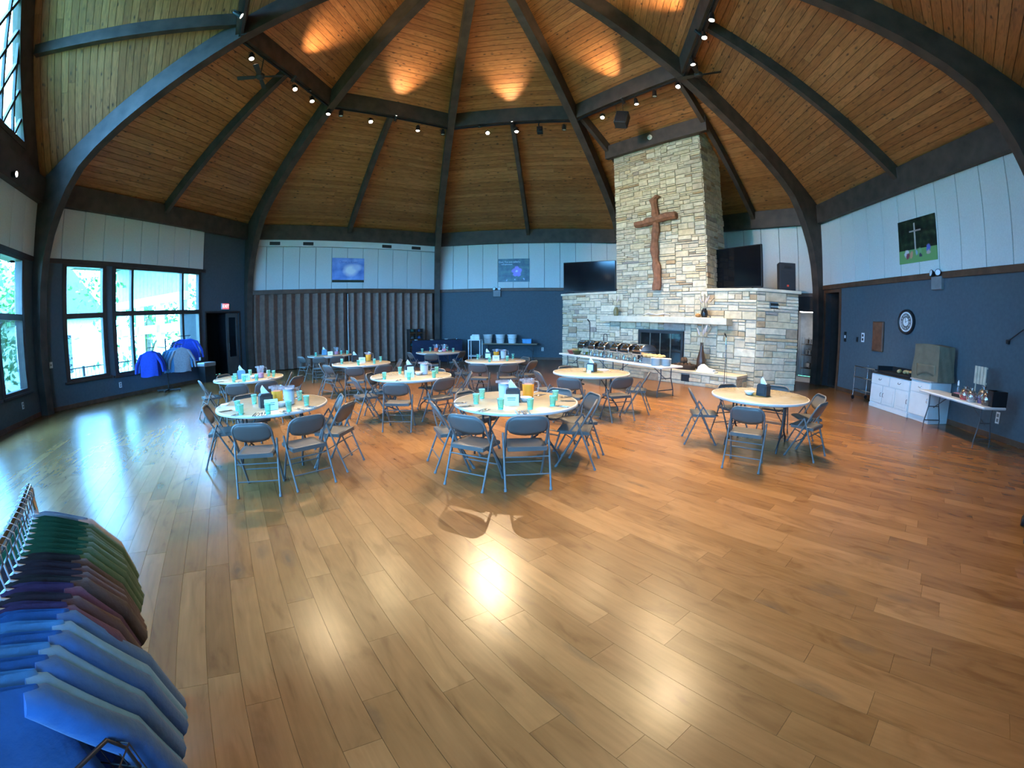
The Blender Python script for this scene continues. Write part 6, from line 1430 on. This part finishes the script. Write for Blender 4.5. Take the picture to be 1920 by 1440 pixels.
hs_ = thing('house', 'white gabled house among trees beyond the deck railing', 'building', wp(0, 4.5, -15.0, -3.0), wrot(0)+radians(20))
mb = MB(); mb.box(-3.5, 3.5, -3, 3, 0, 6.2); mb.obj('wall', M_HOUSE, hs_); mb = MB(); mb.prism([(-4.1,6.0),(4.1,6.0),(0,9.2)], -3.5, 3.5, Matrix.Rotation(pi/2, 4, 'X')); mb.obj('roof', M_ROOF, hs_)
for x in (-2, 0.6): mb = MB(); mb.box(x-0.4, x+0.4, -3.05, -2.98, 3.2, 5.2); mb.obj('window', M_DGLASS, hs_)
# trees
M_BARK = mat('tree_bark', (0.11,0.08,0.06), 0.95, var=0.3); M_LEAF = [mat('leaf_green_a', (0.07,0.17,0.06), 0.7, var=0.3), mat('leaf_green_b', (0.05,0.14,0.06), 0.7, var=0.3), mat('leaf_green_c', (0.10,0.21,0.07), 0.7, var=0.3)]
def tree(loc, h, r, seed, label):
    rnd = random.Random(seed); t = thing('tree', label, 'tree', loc, 0, 'trees beyond the windows')
    mb = MB(); lean = rnd.uniform(-0.8, 0.8); mb.tube([(0,0,0),(lean*0.3,0.1,h*0.3),(lean,0.2,h*0.62),(lean*1.1,0.1,h*0.85)], [0.28,0.22,0.14,0.05], 8); mb.obj('trunk', M_BARK, t, True)
    for k in range(5):
        a = rnd.uniform(0, 6.28); b = Vector((lean*0.5, 0.1, h*(0.35+0.08*k))); e = b + Vector((cos(a)*r*0.8, sin(a)*r*0.8, h*0.2)); mb = MB(); mb.tube([b, (b+e)/2+Vector((0,0,0.3)), e], [0.10,0.07,0.03], 6); mb.obj('branch', M_BARK, t, True)
    mb = MB()
    for k in range(26):
        c = Vector((rnd.gauss(lean*0.7, r*0.45), rnd.gauss(0, r*0.45), h*0.68+rnd.gauss(0, h*0.17)))
        for _ in range(60):
            p = c + Vector((rnd.gauss(0,1), rnd.gauss(0,1), rnd.gauss(0,0.7)))*r*0.22
            d1 = Vector((rnd.gauss(0,1), rnd.gauss(0,1), rnd.gauss(0,1))).normalized(); d2 = d1.orthogonal().normalized(); s = rnd.uniform(0.10, 0.2)
            mb.add([p-d1*s, p+d2*s*0.5, p+d1*s, p-d2*s*0.5], [(0,1,2,3)])
    o = mb.obj('foliage', M_LEAF[seed % 3], t, recalc=False); o['kind'] = 'stuff'
TREES = [(0,0.3,-7.5,8.5,2.3,'leafy tree right outside the first tall window'),(0,-3.0,-11,10,3,'broad tree beyond the deck railing corner'),(0,3.0,-26,13,4,'tall tree behind the white house'),(0,9.5,-9.5,9,3,'bushy tree seen through the porch frame'),(0,13.5,-7.0,8,2.6,'bushy tree past the porch wing'),(0,15,-18,12,4,'tall tree far beyond the porch'),(7,6.5,-8,9,2.6,'tree outside the window at the picture edge'),(7,2.5,-10,10,3,'tree outside the second gable-wall window'),(7,-2.5,-9,9,3,'tree outside the entrance end of the gable wall'),(0,-0.5,-14,9,2.6,'tree across the lawn in the wide window')]
for k, (i, u_, n_, h, r, lab) in enumerate(TREES):
    P = wp(i, u_, n_, -3.0); tree(P, h, r, 20+k, lab)

# ================================================================== CLOTHES
def shirt_mesh(kind, W=0.22, H=0.68, D=0.05, slv=0.30, hood=False):
    """garment hanging in its own xz plane (hook at the origin): body and sleeves"""
    ph = random.random()*6
    def body(u, v):
        a = u*2*pi; x = W*cos(a)*(1+0.10*v); tp = -0.052 - 0.42*max(0, abs(x)-0.06)
        z = tp + (-H-tp)*v
        y = D*sin(a)*(0.30+0.9*v**0.6)*(1+0.3*sin(4*a+v*3+ph)*v)
        return (x, y + 0.012*sin(v*5+ph)*v, z + (0.015*sin(3*a+ph) if v > 0.98 else 0))
    b = MB(); b.grid(body, 28, 12, closed=True)
    sl_m = []
    for s in (-1, 1):
        m_ = MB(); x0 = s*W*0.92; m_.tube([(s*W*0.75,0,-0.135),(x0,0,-0.155),(s*(W+slv*0.25),0.01,-0.15-slv*0.5),(s*(W+slv*0.32),0.02,-0.15-slv*0.95)], [0.03,0.045,0.055 if kind == 'tee' else 0.045,0.06 if kind == 'tee' else 0.035], 12); sl_m.append(m_)
    return b, sl_m
def hanger(m_=None):
    h = MB(); h.tube([(0,0,0.0),(0.02,0,0.02),(0.022,0,0.045),(0,0,0.062),(-0.022,0,0.05)], 0.0035, 6); h.tube([(0,0,0),(0,0,-0.05),(0.19,0,-0.13),(-0.19,0,-0.13),(0,0,-0.05)], 0.0045, 6); return h
M_HANG = mat('hanger_plastic', (0.35,0.36,0.38), 0.25, var=0.3)
def garment(P, rz, m_, kind, label, group, W=0.22, H=0.68, slv=0.3, D=0.05, hood=False):
    t = thing('hoodie' if kind == 'hoodie' else 'shirt', label, 'shirt' if kind != 'hoodie' else 'hoodie', P, rz, group)
    b, sl_m = shirt_mesh(kind, W, H, D, slv); b.obj('body', m_, t, True)
    for s in sl_m: s.obj('sleeve', m_, t, True)
    hanger().obj('hanger', M_HANG, t, True)
    if kind == 'hoodie': mb = MB(); mb.ball((0,0.03,-0.12), 0.09, 10, 6, sq=(1.1,0.7,0.9)); mb.obj('hood', m_, t, True)
    return t
CLM = {n: mat('cloth_'+n, c, 0.9, var=0.12, scale=20, bump=0.25, bscale=60, sheen=0.2) for n, c in {'green': (0.006,0.055,0.020), 'maroon': (0.022,0.006,0.012), 'brown': (0.018,0.008,0.007), 'purple': (0.045,0.016,0.065), 'blue': (0.015,0.09,0.27), 'skyblue': (0.07,0.22,0.42), 'royal': (0.02,0.07,0.50), 'grey': (0.25,0.24,0.27), 'navy': (0.02,0.03,0.09)}.items()}
# near rack
F_, N_ = Vector((-1.78, 0.80, 1.2)), Vector((-1.0, 0.05, 1.2))
BB = [F_ + (N_-F_)*s + Vector((0.06*sin(pi*s)*0.6, 0.06*sin(pi*s)*0.7, 0)) for s in [k/8 for k in range(9)]]
gr = thing('garment_rack', 'chrome garment rack crowded with shirts at the picture edge', 'clothes rack', Vector(((F_.x+N_.x)/2, (F_.y+N_.y)/2, 0)), 0)
GO = gr.location
mb = MB(); mb.tube([p-GO for p in BB], 0.016, 10); mb.obj('bar', M_CHROME, gr, True)
for p in (BB[0], BB[-1]):
    mb = MB(); mb.tube([p-GO, Vector((p.x, p.y, 0.05))-GO], 0.016, 8); mb.obj('post', M_CHROME, gr, True)
    pd_ = Vector((0.6,0.8,0)); mb = MB(); mb.tube([Vector((p.x,p.y,0.06))-GO-pd_*0.28, Vector((p.x,p.y,0.06))-GO+pd_*0.28], 0.016, 8); mb.obj('foot', M_CHROME, gr, True)
    for s in (-1, 1): mb = MB(); mb.lathe([(0,-0.012),(0.028,-0.012),(0.03,0),(0.028,0.012),(0,0.012)], 12, Matrix.Translation(Vector((p.x,p.y,0.03))-GO+pd_*(0.26*s)) @ Matrix.Rotation(pi/2, 4, 'Y')); mb.obj('caster', M_BLACK, gr, True)
SEQ = ['grey'] + ['green']*7 + ['brown','maroon','maroon','brown','purple','maroon','purple'] + ['blue','skyblue','blue','skyblue','blue','skyblue','blue']
nS = len(SEQ)
cnt = {}
for k, cn in enumerate(SEQ):
    s = 0.03 + 0.94*k/(nS-1); j = min(7, int(s*8)); f = s*8-j; P = BB[j].lerp(BB[j+1], f); a = radians(53) + radians(26)*s + random.uniform(-.05,.05)
    cnt[cn] = cnt.get(cn, 0) + 1
    lab = {'grey': 'grey shirt hanging at the far end of the near rack', 'green': 'dark green tee on the near garment rack, %s green from the far end', 'maroon': 'maroon tee on the near garment rack, %s maroon from the far end', 'brown': 'dark brown tee on the near garment rack, %s brown from the far end', 'purple': 'purple tee on the near garment rack, %s purple from the far end', 'blue': 'blue shirt on the near garment rack, %s blue from the far end', 'skyblue': 'sky blue shirt on the near garment rack, %s sky blue along'}[cn]
    if '%s' in lab: lab = lab % (['', 'first', 'second', 'third', 'fourth', 'fifth', 'sixth', 'seventh'][cnt[cn]])
    garment(P - UPV*0.045, a, CLM[cn], 'tee', lab, 'shirts on the near rack', W=0.2+random.uniform(-.01,.015), H=(0.74 if cn in ('green','grey') else 0.86)+random.uniform(-.04,.04), slv=0.26 if cn in ('green','maroon','brown','grey','purple') else 0.5, D=0.034)
# wire basket in front of it
wbk = thing('wire_basket', 'black wire basket stand with paper goods at the corner', 'wire basket', (-0.98, 0.18, 0.0), radians(20))
for z in (0.62, 0.72, 0.82):
    mb = MB(); mb.tube([(-0.22,-0.13,z),(0.16,-0.13,z),(0.16,0.13,z),(-0.22,0.13,z)], 0.003, 5, closed=True); mb.obj('ring_wire', M_BLACK, wbk)
for k in range(8):
    x = -0.22+0.38*k/7
    for y in (-0.13, 0.13): mb = MB(); mb.tube([(x,y,0.62),(x,y,0.82)], 0.0022, 5); mb.obj('upright_wire', M_BLACK, wbk)
for k in range(5):
    y = -0.13+0.26*k/4; mb = MB(); mb.tube([(0.16,y,0.82),(0.16,y,0.62),(-0.22,y,0.62)], 0.0022, 5); mb.obj('upright_wire', M_BLACK, wbk)
for x in (-0.2, 0.14): mb = MB(); mb.tube([(x,0.13,0.0),(x,0.13,0.80),(x-0.02,0.11,0.85),(x-0.06,0.0,0.86)], 0.006, 7); mb.obj('stand_pole', M_BLACK, wbk, True)
mb = MB(); mb.tube([(-0.2,0.13,0.01),(0.14,0.13,0.01),(0.14,-0.13,0.01),(-0.2,-0.13,0.01)], 0.008, 6, closed=True); mb.obj('foot_frame', M_BLACK, wbk)
pp_ = thing('paper_bag', 'folded pale blue paper standing in the wire basket', 'paper', (-0.93, 0.16, 0.625), radians(25))
mb = MB(); mb.beam((-0.08,0,0.02),(0.06,0.02,0.16),0.16,0.004,(0,0,1)); mb.obj('sheet', M_CARDW, pp_); mb = MB(); mb.cbox(-0.1,0.04,-0.06,0.06,0.0,0.1,0.01); mb.obj('packet', mat('pink_packet', (0.5,0.28,0.28), 0.6), pp_)
# four-way rack by the windows
w0 = wp(0, 4.05, 0.75, 0)
fr_ = thing('four_way_rack', 'black multi-arm clothes stand by the wide window', 'clothes rack', w0, wrot(0))
mb = MB(); mb.tube([(0,0,0.05),(0,0,1.62)], 0.025, 8); mb.obj('post', M_BLACK, fr_, True)
for a in (0, pi/2): mb = MB(); mb.box(-0.42,0.42,-0.025,0.025,0.03,0.07, Matrix.Rotation(a+0.6, 4, 'Z')); mb.obj('base_bar', M_BLACK, fr_)
for k in range(4):
    a = 0.6+k*pi/2; mb = MB(); mb.lathe([(0,-0.012),(0.03,-0.012),(0.03,0.012),(0,0.012)], 10, Matrix.Translation((0.38*cos(a),0.38*sin(a),0.03)) @ Matrix.Rotation(pi/2, 4, 'Y')); mb.obj('caster', M_BLACK, fr_)
ARMS = [((-0.55, -0.02), 1.40, Vector((-0.8,-0.6,0)), ['royal','royal','royal','blue'], 'lower window-side arm'), ((0.0, -0.25), 1.42, Vector((0.55,-0.83,0)), ['grey','skyblue','skyblue','skyblue'], 'front arm'), ((0.62, 0.10), 1.66, Vector((0.75,-0.66,0)), ['royal','royal','royal','navy'], 'tall arm')]
for (ax, ay), z, AD, cols, nm in ARMS:
    e0 = Vector((ax, ay, z)); e1 = e0 + AD*0.42
    mb = MB(); mb.tube([(0,0,min(z,1.6)-0.06),(ax*0.6,ay*0.6,z-0.01),e0,e1], 0.012, 7); mb.obj('arm', M_BLACK, fr_, True)
    for k, cn in enumerate(cols):
        Pl = e1 - AD*(0.03+0.115*k) - UPV*0.055; P = Matrix.Translation(w0) @ Matrix.Rotation(wrot(0), 4, 'Z') @ Pl
        L0 = {'royal': 'royal blue sweatshirt', 'grey': 'grey hoodie', 'skyblue': 'light blue sweatshirt', 'navy': 'navy sweatshirt', 'blue': 'mid blue sweatshirt'}[cn] + ' on the %s of the window stand, %s' % (nm, ['foremost', 'second back', 'third back', 'hindmost'][k])
        garment(P, wrot(0)+atan2(-0.83, -0.56)+pi/2+random.uniform(-.2,.2), CLM[cn], 'hoodie', L0, 'garments on the window stand', W=0.26, H=0.78, slv=0.55, D=0.06)
# cart at the picture's other edge
rc = thing('merchandise_rack', 'wheeled rack of colourful goods cut by the picture edge', 'rack', (5.05, 1.42, 0), radians(-60))
for x in (-0.35, 0.35):
    for y in (-0.25, 0.25): mb = MB(); mb.tube([(x,y,0.1),(x,y,1.5)], 0.014, 7); mb.obj('post', M_BLACK, rc, True); mb = MB(); mb.lathe([(0,-0.016),(0.05,-0.016),(0.055,0),(0.05,0.016),(0,0.016)], 14, Matrix.Translation((x,y,0.055)) @ Matrix.Rotation(pi/2, 4, 'Y')); mb.obj('caster', M_BLACK, rc, True)
for z in (0.2, 0.6, 1.0, 1.4): mb = MB(); mb.cbox(-0.37,0.37,-0.27,0.27,z-0.012,z+0.012,0.004); mb.obj('shelf', M_BLACK, rc)
for k in range(9):
    z = (0.213, 0.613, 1.013)[k % 3]; P = Matrix.Translation(rc.location) @ Matrix.Rotation(radians(-60), 4, 'Z') @ Vector((-0.22+0.22*(k//3), -0.08, z))
    t = thing('folded_shirt', ['lilac folded shirt', 'white folded shirt', 'red folded shirt', 'blue folded shirt', 'grey folded shirt', 'pink folded shirt', 'navy folded shirt', 'cream folded shirt', 'teal folded shirt'][k] + ' on the rack at the picture edge', 'shirt', P, radians(-60))
    cm = mat('fold_%d' % k, [(0.4,0.3,0.5),(0.7,0.7,0.7),(0.4,0.05,0.05),(0.08,0.15,0.4),(0.3,0.3,0.3),(0.5,0.25,0.3),(0.03,0.04,0.1),(0.6,0.55,0.4),(0.05,0.3,0.3)][k], 0.9)
    mb = MB(); mb.cbox(-0.1,0.1,-0.14,0.14,0,0.05,0.02); mb.obj('lower_fold', cm, t); mb = MB(); mb.cbox(-0.095,0.095,-0.135,0.13,0.045,0.09,0.02); mb.obj('upper_fold', cm, t)
bpy.context.view_layer.update()
